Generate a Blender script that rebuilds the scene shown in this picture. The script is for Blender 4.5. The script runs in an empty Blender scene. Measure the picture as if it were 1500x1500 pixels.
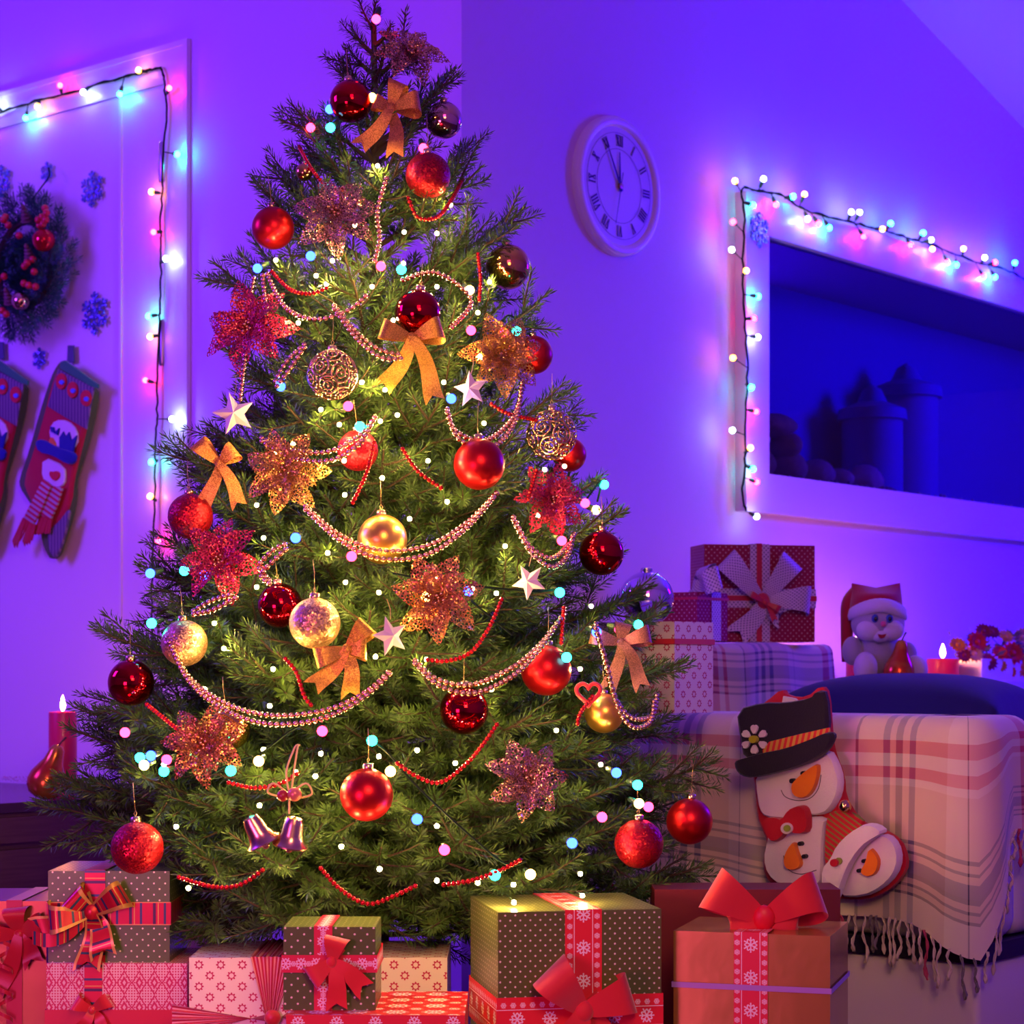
import bpy, math, random
from mathutils import Vector, Matrix
PI = math.pi
sc = bpy.context.scene
COL = sc.collection
# ------------------------------------------------------------------ camera
F = 3050.0; CX = 750.0; HY = 986.0; CZ = 0.65
cam_d = bpy.data.cameras.new('camera'); cam = bpy.data.objects.new('camera', cam_d); COL.objects.link(cam)
cam.location = (0, 0, CZ); cam.rotation_euler = (PI/2, 0, 0)
cam_d.sensor_width = 36; cam_d.sensor_fit = 'HORIZONTAL'; cam_d.lens = F*36/1500
cam_d.shift_x = 0; cam_d.shift_y = (HY-750)/1500
cam_d.clip_start = .05
cam_d.dof.use_dof = True; cam_d.dof.focus_distance = 3.05; cam_d.dof.aperture_fstop = 9
sc.camera = cam
# ------------------------------------------------------------------ exposure, world
sc.view_settings.view_transform = 'Standard'; sc.view_settings.look = 'None'
sc.view_settings.gamma = 1; sc.view_settings.use_curve_mapping = False
sc.view_settings.exposure = 0.0
sc.cycles.use_denoising = True
sc.cycles.max_bounces = 6; sc.cycles.transparent_max_bounces = 12
sc.cycles.sample_clamp_indirect = 4; sc.cycles.sample_clamp_direct = 0
sc.cycles.caustics_reflective = False; sc.cycles.caustics_refractive = False
w = bpy.data.worlds.new('room_air'); sc.world = w; w.use_nodes = True
w.node_tree.nodes['Background'].inputs[0].default_value = (.16, .07, .6, 1)
w.node_tree.nodes['Background'].inputs[1].default_value = 0.05
# wall frame: U runs along the right wall away from the corner, V points out of that wall
AN = math.radians(39.7)
U = Vector((math.sin(AN), math.cos(AN), 0)); V = Vector((math.cos(AN), -math.sin(AN), 0)); ZA = Vector((0, 0, 1))
DC = 4.06; C0 = Vector(((676-CX)/F*DC, DC, 0))
RU = math.radians(90)-AN        # local X = U, local -Y = V
RL = -AN                        # local X = V, local Y = U
def uv(u, v, z=0): return C0 + U*u + V*v + ZA*z
# ------------------------------------------------------------------ lamps
def area(name, loc, target, size, power, color, sy=None, spread=180):
    d = bpy.data.lights.new(name, 'AREA'); d.energy = power; d.color = color; d.size = size
    d.spread = math.radians(spread)
    if sy: d.shape = 'RECTANGLE'; d.size_y = sy
    o = bpy.data.objects.new(name, d); COL.objects.link(o); o.location = loc
    o.rotation_euler = (Vector(target)-Vector(loc)).to_track_quat('-Z', 'Y').to_euler()
    return o
area('blue_lamp_by_sofa', uv(2.8, 1.6, 1.7), uv(1.5, 0, 1.9), .6, 70, (.03, .0, 1))
area('violet_lamp_by_door', uv(-2.4, -1.5, 1.9), uv(0, -.8, 1.3), .9, 62, (.16, .022, 1))
area('rose_hearth_lamp', (-1.3, .7, .45), (-.1, 2.9, .25), .6, 4.8, (1, .13, .6), spread=80)
area('violet_fill_light', uv(-3.0, 3.0, 2.3), uv(0, .6, .7), 1.0, 11, (.85, .09, .6))  # unseen fill added behind the camera for soft violet ambience
area('amber_key_light', (.35, .3, 1.5), (-.2, 3.0, .48), .6, 2.7, (1, .52, .16), spread=52)  # unseen warm key added to brighten the tree front and gifts
# ------------------------------------------------------------------ pixel to place
def P(px, py, Y): return Vector(((px-CX)/F*Y, Y, CZ-(py-HY)/F*Y))
def hit(px, py, p0, n):
    d = Vector(((px-CX)/F, 1, -(py-HY)/F)); o = Vector((0, 0, CZ))
    return o + d*((p0-o).dot(n)/d.dot(n))
def RW(px, py, off=0): return hit(px, py, C0+V*off, V)          # on the right wall, off metres out
def LW(px, py, off=0): return hit(px, py, C0-U*off, U)          # on the left wall
# ------------------------------------------------------------------ materials
MATS = {}
def nmat(name):
    m = bpy.data.materials.new(name); m.use_nodes = True
    nt = m.node_tree; b = nt.nodes['Principled BSDF']; MATS[name] = m
    return m, nt, b
def mat(name, col, rough=.5, metal=0, spec=.5, emit=None, es=0, bump=0, bscale=100, sheen=0, coat=0, vary=0, sss=0, alpha=1):
    if name in MATS: return MATS[name]
    m, nt, b = nmat(name)
    b.inputs['Base Color'].default_value = (*col, 1); b.inputs['Roughness'].default_value = rough
    b.inputs['Metallic'].default_value = metal; b.inputs['Specular IOR Level'].default_value = spec
    if sheen: b.inputs['Sheen Weight'].default_value = sheen
    if coat: b.inputs['Coat Weight'].default_value = coat
    if emit: b.inputs['Emission Color'].default_value = (*emit, 1); b.inputs['Emission Strength'].default_value = es
    if bump or vary:
        tc = nt.nodes.new('ShaderNodeTexCoord'); no = nt.nodes.new('ShaderNodeTexNoise')
        no.inputs['Scale'].default_value = bscale; no.inputs['Detail'].default_value = 4
        nt.links.new(tc.outputs['Object'], no.inputs['Vector'])
        if bump:
            bp = nt.nodes.new('ShaderNodeBump'); bp.inputs['Strength'].default_value = bump; bp.inputs['Distance'].default_value = .002
            nt.links.new(no.outputs['Fac'], bp.inputs['Height']); nt.links.new(bp.outputs['Normal'], b.inputs['Normal'])
        if vary:
            mx = nt.nodes.new('ShaderNodeMix'); mx.data_type = 'RGBA'
            mx.inputs[6].default_value = (*[c*(1-vary) for c in col], 1); mx.inputs[7].default_value = (*[min(1, c*(1+vary)) for c in col], 1)
            nt.links.new(no.outputs['Fac'], mx.inputs[0]); nt.links.new(mx.outputs[2], b.inputs['Base Color'])
    return m
def glow(name, col, s):
    if name in MATS: return MATS[name]
    m = bpy.data.materials.new(name); m.use_nodes = True; nt = m.node_tree; nt.nodes.clear()
    e = nt.nodes.new('ShaderNodeEmission'); e.inputs[0].default_value = (*col, 1); e.inputs[1].default_value = s
    o = nt.nodes.new('ShaderNodeOutputMaterial'); nt.links.new(e.outputs[0], o.inputs[0]); MATS[name] = m
    return m
class N:
    """small wrapper for math node chains"""
    def __init__(s, nt): s.nt = nt
    def m(s, op, a, b=None, c=None):
        n = s.nt.nodes.new('ShaderNodeMath'); n.operation = op
        for i, x in enumerate((a, b, c)):
            if x is None: continue
            if isinstance(x, (int, float)): n.inputs[i].default_value = x
            else: s.nt.links.new(x, n.inputs[i])
        return n.outputs[0]
    def uv(s):
        t = s.nt.nodes.new('ShaderNodeUVMap'); x = s.nt.nodes.new('ShaderNodeSeparateXYZ')
        s.nt.links.new(t.outputs[0], x.inputs[0]); return x.outputs[0], x.outputs[1]
    def cell(s, u, v, su, sv, ou=0, ov=0):
        a = s.m('SUBTRACT', s.m('FRACT', s.m('ADD', s.m('DIVIDE', u, su), ou)), .5)
        b = s.m('SUBTRACT', s.m('FRACT', s.m('ADD', s.m('DIVIDE', v, sv), ov)), .5)
        return s.m('MULTIPLY', a, su), s.m('MULTIPLY', b, sv)
    def length(s, a, b): return s.m('SQRT', s.m('ADD', s.m('MULTIPLY', a, a), s.m('MULTIPLY', b, b)))
    def dots(s, u, v, sp, r, stag=True):
        a, b = s.cell(u, v, sp, sp); k = s.m('LESS_THAN', s.length(a, b), r)
        if stag:
            a, b = s.cell(u, v, sp, sp, .5, .5); k = s.m('MAXIMUM', k, s.m('LESS_THAN', s.length(a, b), r))
        return k
    def ringstar(s, a, b, r):
        d = s.length(a, b); th = s.m('ARCTAN2', b, a)
        R = s.m('MULTIPLY', s.m('ADD', 1, s.m('MULTIPLY', s.m('COSINE', s.m('MULTIPLY', th, 8)), .2)), r)
        return s.m('MULTIPLY', s.m('LESS_THAN', d, R), s.m('GREATER_THAN', d, r*.58))
    def flake(s, a, b, R):
        d = s.length(a, b); th = s.m('PINGPONG', s.m('ADD', s.m('ARCTAN2', b, a), 10*PI), PI/6)
        x = s.m('MULTIPLY', d, s.m('COSINE', th)); y = s.m('MULTIPLY', d, s.m('SINE', th))
        arm = s.m('MULTIPLY', s.m('LESS_THAN', y, R*.085), s.m('LESS_THAN', x, R))
        br = s.m('ABSOLUTE', s.m('SUBTRACT', s.m('MULTIPLY', s.m('SUBTRACT', x, R*.5), .866), s.m('MULTIPLY', y, .5)))
        br = s.m('MULTIPLY', s.m('LESS_THAN', br, R*.075), s.m('LESS_THAN', d, R*.85))
        return s.m('MAXIMUM', arm, br)
    def mix(s, f, c1, c2):
        n = s.nt.nodes.new('ShaderNodeMix'); n.data_type = 'RGBA'
        if isinstance(f, (int, float)): n.inputs[0].default_value = f
        else: s.nt.links.new(f, n.inputs[0])
        for i, c in ((6, c1), (7, c2)):
            if isinstance(c, tuple): n.inputs[i].default_value = (*c, 1)
            else: s.nt.links.new(c, n.inputs[i])
        return n.outputs[2]
    def ramp(s, f, stops):
        n = s.nt.nodes.new('ShaderNodeValToRGB'); r = n.color_ramp; r.interpolation = 'CONSTANT'
        r.elements[0].position = 0; r.elements[0].color = (*stops[0][1], 1)
        r.elements[1].position = stops[1][0]; r.elements[1].color = (*stops[1][1], 1)
        for p, c in stops[2:]:
            e = r.elements.new(p); e.color = (*c, 1)
        s.nt.links.new(f, n.inputs[0]); return n.outputs[0]
def pmat(name, fn, rough=.45, metal=0, spec=.5, coat=0, bump=0, sheen=0):
    m, nt, b = nmat(name); n = N(nt); u, v = n.uv()
    nt.links.new(fn(n, u, v), b.inputs['Base Color']); b.inputs['Roughness'].default_value = rough
    b.inputs['Metallic'].default_value = metal; b.inputs['Specular IOR Level'].default_value = spec
    b.inputs['Coat Weight'].default_value = coat; b.inputs['Sheen Weight'].default_value = sheen
    if bump:
        tc = nt.nodes.new('ShaderNodeTexCoord'); no = nt.nodes.new('ShaderNodeTexNoise'); no.inputs['Scale'].default_value = 30
        nt.links.new(tc.outputs['Object'], no.inputs['Vector'])
        bp = nt.nodes.new('ShaderNodeBump'); bp.inputs['Strength'].default_value = bump; bp.inputs['Distance'].default_value = .01
        nt.links.new(no.outputs['Fac'], bp.inputs['Height']); nt.links.new(bp.outputs['Normal'], b.inputs['Normal'])
    return m
def glitter(name, col, col2=None, scale=620, amp=1.0, rough=.28, metal=.85, lace=0):
    if name in MATS: return MATS[name]
    m, nt, b = nmat(name); n = N(nt)
    tc = nt.nodes.new('ShaderNodeTexCoord'); vo = nt.nodes.new('ShaderNodeTexVoronoi'); vo.inputs['Scale'].default_value = scale
    nt.links.new(tc.outputs['Object'], vo.inputs['Vector'])
    sub = nt.nodes.new('ShaderNodeVectorMath'); sub.operation = 'SUBTRACT'; sub.inputs[1].default_value = (.5, .5, .5)
    nt.links.new(vo.outputs['Color'], sub.inputs[0])
    scl = nt.nodes.new('ShaderNodeVectorMath'); scl.operation = 'SCALE'; scl.inputs['Scale'].default_value = amp
    nt.links.new(sub.outputs[0], scl.inputs[0])
    ge = nt.nodes.new('ShaderNodeNewGeometry'); ad = nt.nodes.new('ShaderNodeVectorMath'); ad.operation = 'ADD'
    nt.links.new(ge.outputs['Normal'], ad.inputs[0]); nt.links.new(scl.outputs[0], ad.inputs[1])
    nr = nt.nodes.new('ShaderNodeVectorMath'); nr.operation = 'NORMALIZE'; nt.links.new(ad.outputs[0], nr.inputs[0])
    nt.links.new(nr.outputs[0], b.inputs['Normal'])
    sx = nt.nodes.new('ShaderNodeSeparateXYZ'); nt.links.new(vo.outputs['Color'], sx.inputs[0])
    c2 = col2 or tuple(min(1, c*1.5+.05) for c in col)
    nt.links.new(n.mix(sx.outputs[0], tuple(c*.6 for c in col), c2), b.inputs['Base Color'])
    b.inputs['Roughness'].default_value = rough; b.inputs['Metallic'].default_value = metal
    if lace:
        v2 = nt.nodes.new('ShaderNodeTexVoronoi'); v2.feature = 'DISTANCE_TO_EDGE'; v2.inputs['Scale'].default_value = lace
        nt.links.new(tc.outputs['Object'], v2.inputs['Vector'])
        nt.links.new(n.m('LESS_THAN', v2.outputs['Distance'], .16), b.inputs['Alpha'])
    return m
# ------------------------------------------------------------------ mesh collector
class G:
    def __init__(s): s.v = []; s.f = []; s.uv = {}; s.mi = {}
    def add(s, vs, fs, uvs=None, mi=0):
        o = len(s.v); s.v += [tuple(x) for x in vs]
        for i, f in enumerate(fs):
            k = len(s.f); s.f.append(tuple(o+j for j in f))
            if uvs: s.uv[k] = uvs[i]
            if mi: s.mi[k] = mi
        return s
    def box(s, x0, x1, y0, y1, z0, z1):
        vs = [(x, y, z) for z in (z0, z1) for y in (y0, y1) for x in (x0, x1)]
        fs = [(0, 1, 5, 4), (1, 3, 7, 5), (3, 2, 6, 7), (2, 0, 4, 6), (4, 5, 7, 6), (0, 2, 3, 1)]
        def m(f):
            r = []
            for j in f:
                x, y, z = vs[j]
                r.append((x, z) if f in (fs[0], fs[2]) else (y, z) if f in (fs[1], fs[3]) else (x, y))
            return r
        return s.add(vs, fs, [m(f) for f in fs])
    def rbox(s, x0, x1, y0, y1, z0, z1, r=.03, seg=3):
        """box rounded on all edges"""
        cx, cy, cz = (x0+x1)/2, (y0+y1)/2, (z0+z1)/2; n = 2*(seg+1)
        hx, hy, hz = (x1-x0)/2-r, (y1-y0)/2-r, (z1-z0)/2-r
        vs = []; rings = 2*(seg+1); m = 4*(seg+1)
        for i in range(rings):
            q = i if i <= seg else i-1
            ph = -PI/2 + (PI/2)*(i/seg) if i <= seg else (PI/2)*((i-seg-1)/seg)
            zz = (-hz if i <= seg else hz) + r*math.sin(ph); rr = r*math.cos(ph)
            for k in range(4):
                sx, sy = ((1, 1), (-1, 1), (-1, -1), (1, -1))[k]
                for j in range(seg+1):
                    a = k*PI/2 + (PI/2)*j/seg
                    vs.append((cx+sx*hx+rr*math.cos(a), cy+sy*hy+rr*math.sin(a), cz+zz))
        fs = []
        for i in range(rings-1):
            for j in range(m): fs.append((i*m+j, i*m+(j+1) % m, (i+1)*m+(j+1) % m, (i+1)*m+j))
        fs.append(tuple(reversed(range(m)))); fs.append(tuple((rings-1)*m+j for j in range(m)))
        return s.add(vs, fs)
    def sphere(s, c, r, seg=16, rings=10, sq=(1, 1, 1)):
        vs = [(c[0], c[1], c[2]-r*sq[2])]; fs = []
        for i in range(1, rings):
            p = -PI/2+PI*i/rings
            for j in range(seg):
                a = 2*PI*j/seg
                vs.append((c[0]+r*sq[0]*math.cos(p)*math.cos(a), c[1]+r*sq[1]*math.cos(p)*math.sin(a), c[2]+r*sq[2]*math.sin(p)))
        vs.append((c[0], c[1], c[2]+r*sq[2])); t = len(vs)-1
        for j in range(seg):
            fs.append((0, 1+(j+1) % seg, 1+j)); fs.append((t, t-seg+j, t-seg+(j+1) % seg))
            for i in range(rings-2):
                a = 1+i*seg; fs.append((a+j, a+(j+1) % seg, a+seg+(j+1) % seg, a+seg+j))
        return s.add(vs, fs)
    def lathe(s, prof, seg=20, c=(0, 0, 0), cap=True):
        vs = []; fs = []; n = len(prof)
        for r, z in prof:
            for j in range(seg):
                a = 2*PI*j/seg; vs.append((c[0]+r*math.cos(a), c[1]+r*math.sin(a), c[2]+z))
        for i in range(n-1):
            for j in range(seg): fs.append((i*seg+j, i*seg+(j+1) % seg, (i+1)*seg+(j+1) % seg, (i+1)*seg+j))
        if cap and prof[0][0] > 1e-6: fs.append(tuple(reversed(range(seg))))
        if cap and prof[-1][0] > 1e-6: fs.append(tuple((n-1)*seg+j for j in range(seg)))
        return s.add(vs, fs)
    def tube(s, pts, r, n=6, closed=False, uvs=False):
        pts = [Vector(p) for p in pts]; m = len(pts); vs = []; fs = []
        rr = r if isinstance(r, (list, tuple)) else [r]*m; up = None
        for i in range(m):
            a = pts[i-1] if (i or closed) else pts[i]; b = pts[(i+1) % m] if (i < m-1 or closed) else pts[i]
            t = (b-a).normalized() if (b-a).length > 1e-9 else Vector((0, 0, 1))
            if up is None: up = t.orthogonal().normalized()
            up = (up-t*up.dot(t)); up = up.normalized() if up.length > 1e-6 else t.orthogonal().normalized()
            sd = t.cross(up)
            for j in range(n):
                q = 2*PI*j/n; vs.append(pts[i]+(up*math.cos(q)+sd*math.sin(q))*rr[i])
        for i in range(m if closed else m-1):
            for j in range(n): fs.append((i*n+j, i*n+(j+1) % n, ((i+1) % m)*n+(j+1) % n, ((i+1) % m)*n+j))
        if not closed: fs.append(tuple(reversed(range(n)))); fs.append(tuple((m-1)*n+j for j in range(n)))
        return s.add(vs, fs)
    def grid(s, fn, nu, nv, uvf=None, closed=False):
        vs = []; fs = []; us = []
        for i in range(nu+1):
            for j in range(nv+1): vs.append(fn(i/nu, j/nv))
        for i in range(nu):
            for j in range(nv):
                fs.append((i*(nv+1)+j, (i+1)*(nv+1)+j, (i+1)*(nv+1)+j+1, i*(nv+1)+j+1))
                if uvf: us.append([uvf(i/nu, j/nv), uvf((i+1)/nu, j/nv), uvf((i+1)/nu, (j+1)/nv), uvf(i/nu, (j+1)/nv)])
        return s.add(vs, fs, us or None)
    def slab(s, pts, out, th, uvs=None, dome=0):
        """flat outline with real thickness along out"""
        out = Vector(out); n = len(pts); a = [Vector(p) for p in pts]; b = [p+out*th for p in a]
        c = sum(a, Vector())/n
        mid = [p+(c-p)*.06+out*(th*1.0+dome) for p in a]; b = [p+out*th*.6 for p in a]
        fs = [(i, (i+1) % n, n+(i+1) % n, n+i) for i in range(n)]+[(n+i, n+(i+1) % n, 2*n+(i+1) % n, 2*n+i) for i in range(n)]
        fs += [tuple(2*n+i for i in range(n)), tuple(reversed(range(n)))]
        allv = a+b+mid; u3 = None
        if uvs: u3 = [[uvs(allv[j]) for j in f] for f in fs]
        return s.add(allv, fs, u3)
    def mesh(s, name, mats, smooth=True):
        me = bpy.data.meshes.new(name); me.from_pydata(s.v, [], s.f)
        for m in (mats if isinstance(mats, (list, tuple)) else [mats]): me.materials.append(m)
        if s.uv:
            l = me.uv_layers.new(name='UVMap')
            for p in me.polygons:
                q = s.uv.get(p.index)
                if q:
                    for k, li in enumerate(p.loop_indices): l.data[li].uv = q[k]
        if s.mi:
            for k, i in s.mi.items(): me.polygons[k].material_index = i
        if smooth == 'auto':
            me.shade_smooth(); me.set_sharp_from_angle(angle=math.radians(40))
        elif smooth: me.shade_smooth()
        return me
    def build(s, name, mats, parent=None, world=False, smooth='auto'):
        if world and parent is not None:
            q = parent.location
            s.v = [(x[0]-q[0], x[1]-q[1], x[2]-q[2]) for x in s.v]
        return link(name, s.mesh(name, mats, smooth), parent)
def link(name, me, parent=None):
    o = bpy.data.objects.new(name, me); COL.objects.link(o)
    if parent is not None: o.parent = parent
    return o
def tag(o, label=None, cat=None, group=None, kind=None):
    if label: o['label'] = label
    if cat: o['category'] = cat
    if group: o['group'] = group
    if kind: o['kind'] = kind
    return o
def thing(name, label, cat, loc=(0, 0, 0), rz=0, group=None):
    o = bpy.data.objects.new(name, None); COL.objects.link(o); o.location = loc; o.rotation_euler = (0, 0, rz)
    o.empty_display_size = .05
    return tag(o, label, cat, group)
def basis(o, right, up, out, loc):
    o.matrix_world = Matrix(((right[0], up[0], out[0], loc[0]), (right[1], up[1], out[1], loc[1]), (right[2], up[2], out[2], loc[2]), (0, 0, 0, 1)))
def smoothpath(pts, per=8):
    pts = [Vector(p) for p in pts]; r = []
    for i in range(len(pts)-1):
        p0 = pts[max(0, i-1)]; p1 = pts[i]; p2 = pts[i+1]; p3 = pts[min(len(pts)-1, i+2)]
        for k in range(per):
            t = k/per
            r.append(.5*((2*p1)+(p2-p0)*t+(2*p0-5*p1+4*p2-p3)*t*t+(3*p1-p0-3*p2+p3)*t**3))
    r.append(pts[-1]); return r
# ================================================================== the setting
WALL = mat('wall_paint', (.76, .54, .86), .75, bump=.15, bscale=60)
WHITE = mat('white_lacquer', (.84, .82, .84), .35)
def struct(name, g, m, parent=None, smooth=False):
    o = g.build(name, m, parent, smooth=smooth); tag(o, kind='structure'); return o
def flat(g, pts): g.add(pts, [tuple(range(len(pts)))])
CS = .272; RIDGE = -1.2
def ceil_z(u): return 2.866-CS*u if u >= RIDGE else 2.866-CS*RIDGE-CS*(RIDGE-u)
UM, UN, VM, VN = 4.2, -5.0, 3.6, -3.0
g = G(); flat(g, [uv(UN, VN), uv(UN, VM), uv(UM, VM), uv(UM, VN)])
m, nt, b = nmat('dark_parquet'); n = N(nt)
tc = nt.nodes.new('ShaderNodeTexCoord'); wv = nt.nodes.new('ShaderNodeTexBrick'); wv.inputs['Scale'].default_value = 1.5
wv.inputs['Color1'].default_value = (.17, .09, .06, 1); wv.inputs['Color2'].default_value = (.13, .07, .045, 1); wv.inputs['Mortar'].default_value = (.04, .02, .015, 1)
wv.inputs['Mortar Size'].default_value = .006
nt.links.new(tc.outputs['Object'], wv.inputs['Vector']); nt.links.new(wv.outputs['Color'], b.inputs['Base Color']); b.inputs['Roughness'].default_value = .35
struct('floor', g, m)
# aquarium opening in the right wall (wall coordinates)
def wc(p): q = Vector(p)-C0; return q.dot(U), q.dot(V), p[2]
AO = .03
au0, _, az1 = wc(RW(1127, 346, AO)); _, _, az0 = wc(RW(1126, 694, AO)); au1 = au0+2.1
g = G()
def wq(u0, u1, z0, z1): g.add([uv(u0, 0, z0), uv(u1, 0, z0), uv(u1, 0, z1), uv(u0, 0, z1)], [(0, 1, 2, 3)])
wq(0, UM, 0, az0); wq(0, au0, az0, az1); wq(au1, UM, az0, az1)
g.add([uv(0, 0, az1), uv(UM, 0, az1), uv(UM, 0, ceil_z(UM)), uv(0, 0, ceil_z(0))], [(0, 1, 2, 3)])
struct('wall_right', g, WALL)
g = G(); g.add([uv(0, 0, 0), uv(0, 0, ceil_z(0)), uv(0, VN, ceil_z(0)), uv(0, VN, 0)], [(0, 1, 2, 3)])
struct('wall_left', g, WALL)
def sidewall(name, u0, v0, u1, v1):
    g = G(); us = [u0]+([RIDGE] if min(u0, u1) < RIDGE < max(u0, u1) else [])+[u1]
    tp = [uv(x, v0+(v1-v0)*(0 if u1 == u0 else (x-u0)/(u1-u0)), ceil_z(x)) for x in us]
    if u0 == u1: tp = [uv(u0, v0, ceil_z(u0)), uv(u1, v1, ceil_z(u1))]
    flat(g, [uv(u0, v0, 0)]+tp+[uv(u1, v1, 0)]); struct(name, g, WALL)
sidewall('wall_back', UN, VM, UM, VM); sidewall('wall_far', UM, 0, UM, VM)
sidewall('wall_entry', UN, VN, 0, VN); sidewall('wall_rear', UN, VN, UN, VM)
g = G()
for a, b_ in ((UN, RIDGE), (RIDGE, UM)):
    flat(g, [uv(a, VN, ceil_z(a)), uv(a, VM, ceil_z(a)), uv(b_, VM, ceil_z(b_)), uv(b_, VN, ceil_z(b_))])
struct('ceiling', g, mat('ceiling_paint', (.84, .72, .88), .8))
# ------------------------------------------------------------------ door on the left wall
DO = .009
def lwc(px, py, off=0): q = LW(px, py, off)-C0; return q.dot(V), LW(px, py, off)[2]
dv1, dz1 = lwc(275, 56, DO); iv, _ = lwc(240, 500, DO); gv, _ = lwc(175, 500, .012)
door = tag(bpy.data.objects.new('door_1', None), kind='structure'); COL.objects.link(door); door.location = uv(0, dv1, 0); door.rotation_euler = (0, 0, RL)
# local: x = V (right), -y = out of wall
g = G().box(-1.02, iv-dv1-.004, -.005, .0, .01, dz1-.086); leaf = g.build('door_leaf', mat('door_white', (.85, .72, .88), .35), door)
g = G().box(iv-dv1, 0, -DO, 0, 0, dz1); g.box(-1.12, iv-dv1, -DO, 0, dz1-.085, dz1); g.box(-1.12, -1.03, -DO, 0, 0, dz1-.085)
g.box(-.012, 0, -DO-.003, -DO, 0, dz1); g.box(-1.12, -.012, -DO-.003, -DO, dz1-.012, dz1)
g.build('casing', mat('casing_white', (.86, .83, .85), .3), door)
g = G().box(gv-dv1-.006, gv-dv1+.002, -.009, -.005, .01, dz1-.09); g.build('bead_moulding', mat('casing_white', (1, 1, 1)), leaf)
for py0, py1 in ((207, 267), (468, 535)):
    _, z1 = lwc(241, py0, DO); _, z0 = lwc(241, py1, DO)
    G().lathe([(.007, z0), (.009, z0+.004), (.009, z1-.004), (.007, z1)], 12, (iv-dv1-.006, -DO+.002, 0)).build('hinge', mat('hinge_metal', (.6, .58, .62), .3, 1), door)
# ================================================================== light strings
BULB = {'cyan': (.02, .9, .75), 'red': (1, .04, .13), 'orange': (1, .33, .04), 'white': (.75, .85, 1), 'blue': (.07, .13, 1), 'warm': (1, .62, .22), 'warm_big': (1, .55, .2)}
CORE = {'cyan': (.012, 1, .72), 'red': (1, .014, .05), 'orange': (1, .22, .018), 'white': (.42, .62, 1), 'blue': (.012, .035, 1), 'warm': (1, .56, .14), 'warm_big': (1, .45, .10)}
CABLE = mat('cable_green', (.008, .02, .014), .85, spec=.1)
SOCK = mat('socket_green', (.02, .06, .035), .4)
_bm = {}
def bulb_mesh(kind, col, r, s, seg=10, rings=7):
    k = (kind, col, round(r, 4), s)
    if k not in _bm: _bm[k] = G().sphere((0, 0, 0), r, seg, rings).mesh('bulb', glow('glow_%s_%s' % (kind, col), CORE[col], s))
    return _bm[k]
_sk = {}
def add_bulb(parent, kind, col, p, attach, r, s):
    b_ = link('bulb', bulb_mesh(kind, col, r, s), parent); b_.location = p-parent.location
    d = (attach-p); L = min(d.length, .028); d = d.normalized() if d.length > 1e-4 else ZA
    k = round(r, 4)
    if k not in _sk: _sk[k] = G().lathe([(r*.55, -.9), (r*.6, 0)] if 0 else [(r*.62, r*.75), (r*.66, r*1.6), (r*.5, r*2.9), (r*.28, r*3.1)], 8).mesh('socket', SOCK)
    so = link('socket', _sk[k], b_); so.rotation_euler = d.to_track_quat('Z', 'Y').to_euler()
    if (attach-p).length > r*3:
        G().tube([d*r*2.9, attach-p], .0012, 5).build('lead', CABLE, b_)
    return b_
def nearest(path, p): return min(path, key=lambda q: (q-p).length)
def light_string(label, cable, bulbs, kind, r, s, plane, off_c, off_b, group=None):
    path = smoothpath([plane(x, y, off_c) for x, y in cable], 6)
    rnd = random.Random(5); path = [p+Vector((rnd.uniform(-1, 1), rnd.uniform(-1, 1), rnd.uniform(-1, 1)))*.0018 for p in path]
    t = thing('light_string', label, 'string lights', path[0], 0, group)
    g = G().tube(path, .0021, 6); g.tube([p+Vector((.001, -.002, .003*math.sin(i*1.3))) for i, p in enumerate(path)], .0016, 5); g.build('cable', CABLE, t, True)
    for x, y, c in bulbs:
        p = plane(x, y, off_b); add_bulb(t, kind, c, p, nearest(path, p), r, s)
    return t
dc = [(-150, 209), (-100, 194), (-50, 180), (-12, 168), (40, 152), (100, 137), (160, 118), (200, 108), (232, 100), (239, 110), (241, 133), (244, 166), (239, 233), (237, 283), (235, 333), (236, 366), (235, 433), (233, 470), (230, 540), (230, 600), (228, 640), (227, 700), (225, 800), (222, 890), (226, 960)]
db = [(-140, 216, 'red'), (-105, 205, 'cyan'), (-70, 178, 'orange'), (-38, 190, 'red'), (-6, 155, 'white'), (38, 173, 'cyan'), (55, 156, 'orange'), (88, 125, 'red'), (122, 135, 'white'), (176, 138, 'cyan'), (203, 103, 'orange'), (248, 129, 'red'), (260, 226, 'cyan'), (222, 281, 'orange'), (225, 340, 'red'), (243, 379, 'white'), (218, 463, 'cyan'), (220, 493, 'orange'), (213, 557, 'red'), (252, 614, 'white'), (222, 677, 'cyan'), (220, 727, 'orange'), (232, 793, 'red')]
light_string('string of coloured bulbs on a dark cable along the white door frame', dc, db, 'door', .0066, 60, LW, .018, .030)
Z4 = lambda x, y, c=None: (780+x/2.083, 120+y/2.083)
rc = [Z4(*q) for q in [(650, 1310), (640, 1250), (648, 1150), (652, 1000), (655, 850), (645, 700), (642, 540), (646, 420), (640, 328), (690, 334), (760, 347), (800, 372), (850, 396), (960, 425), (1010, 438), (1090, 458), (1150, 478), (1210, 494), (1330, 542), (1440, 572), (1500, 600), (1560, 630)]]
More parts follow.
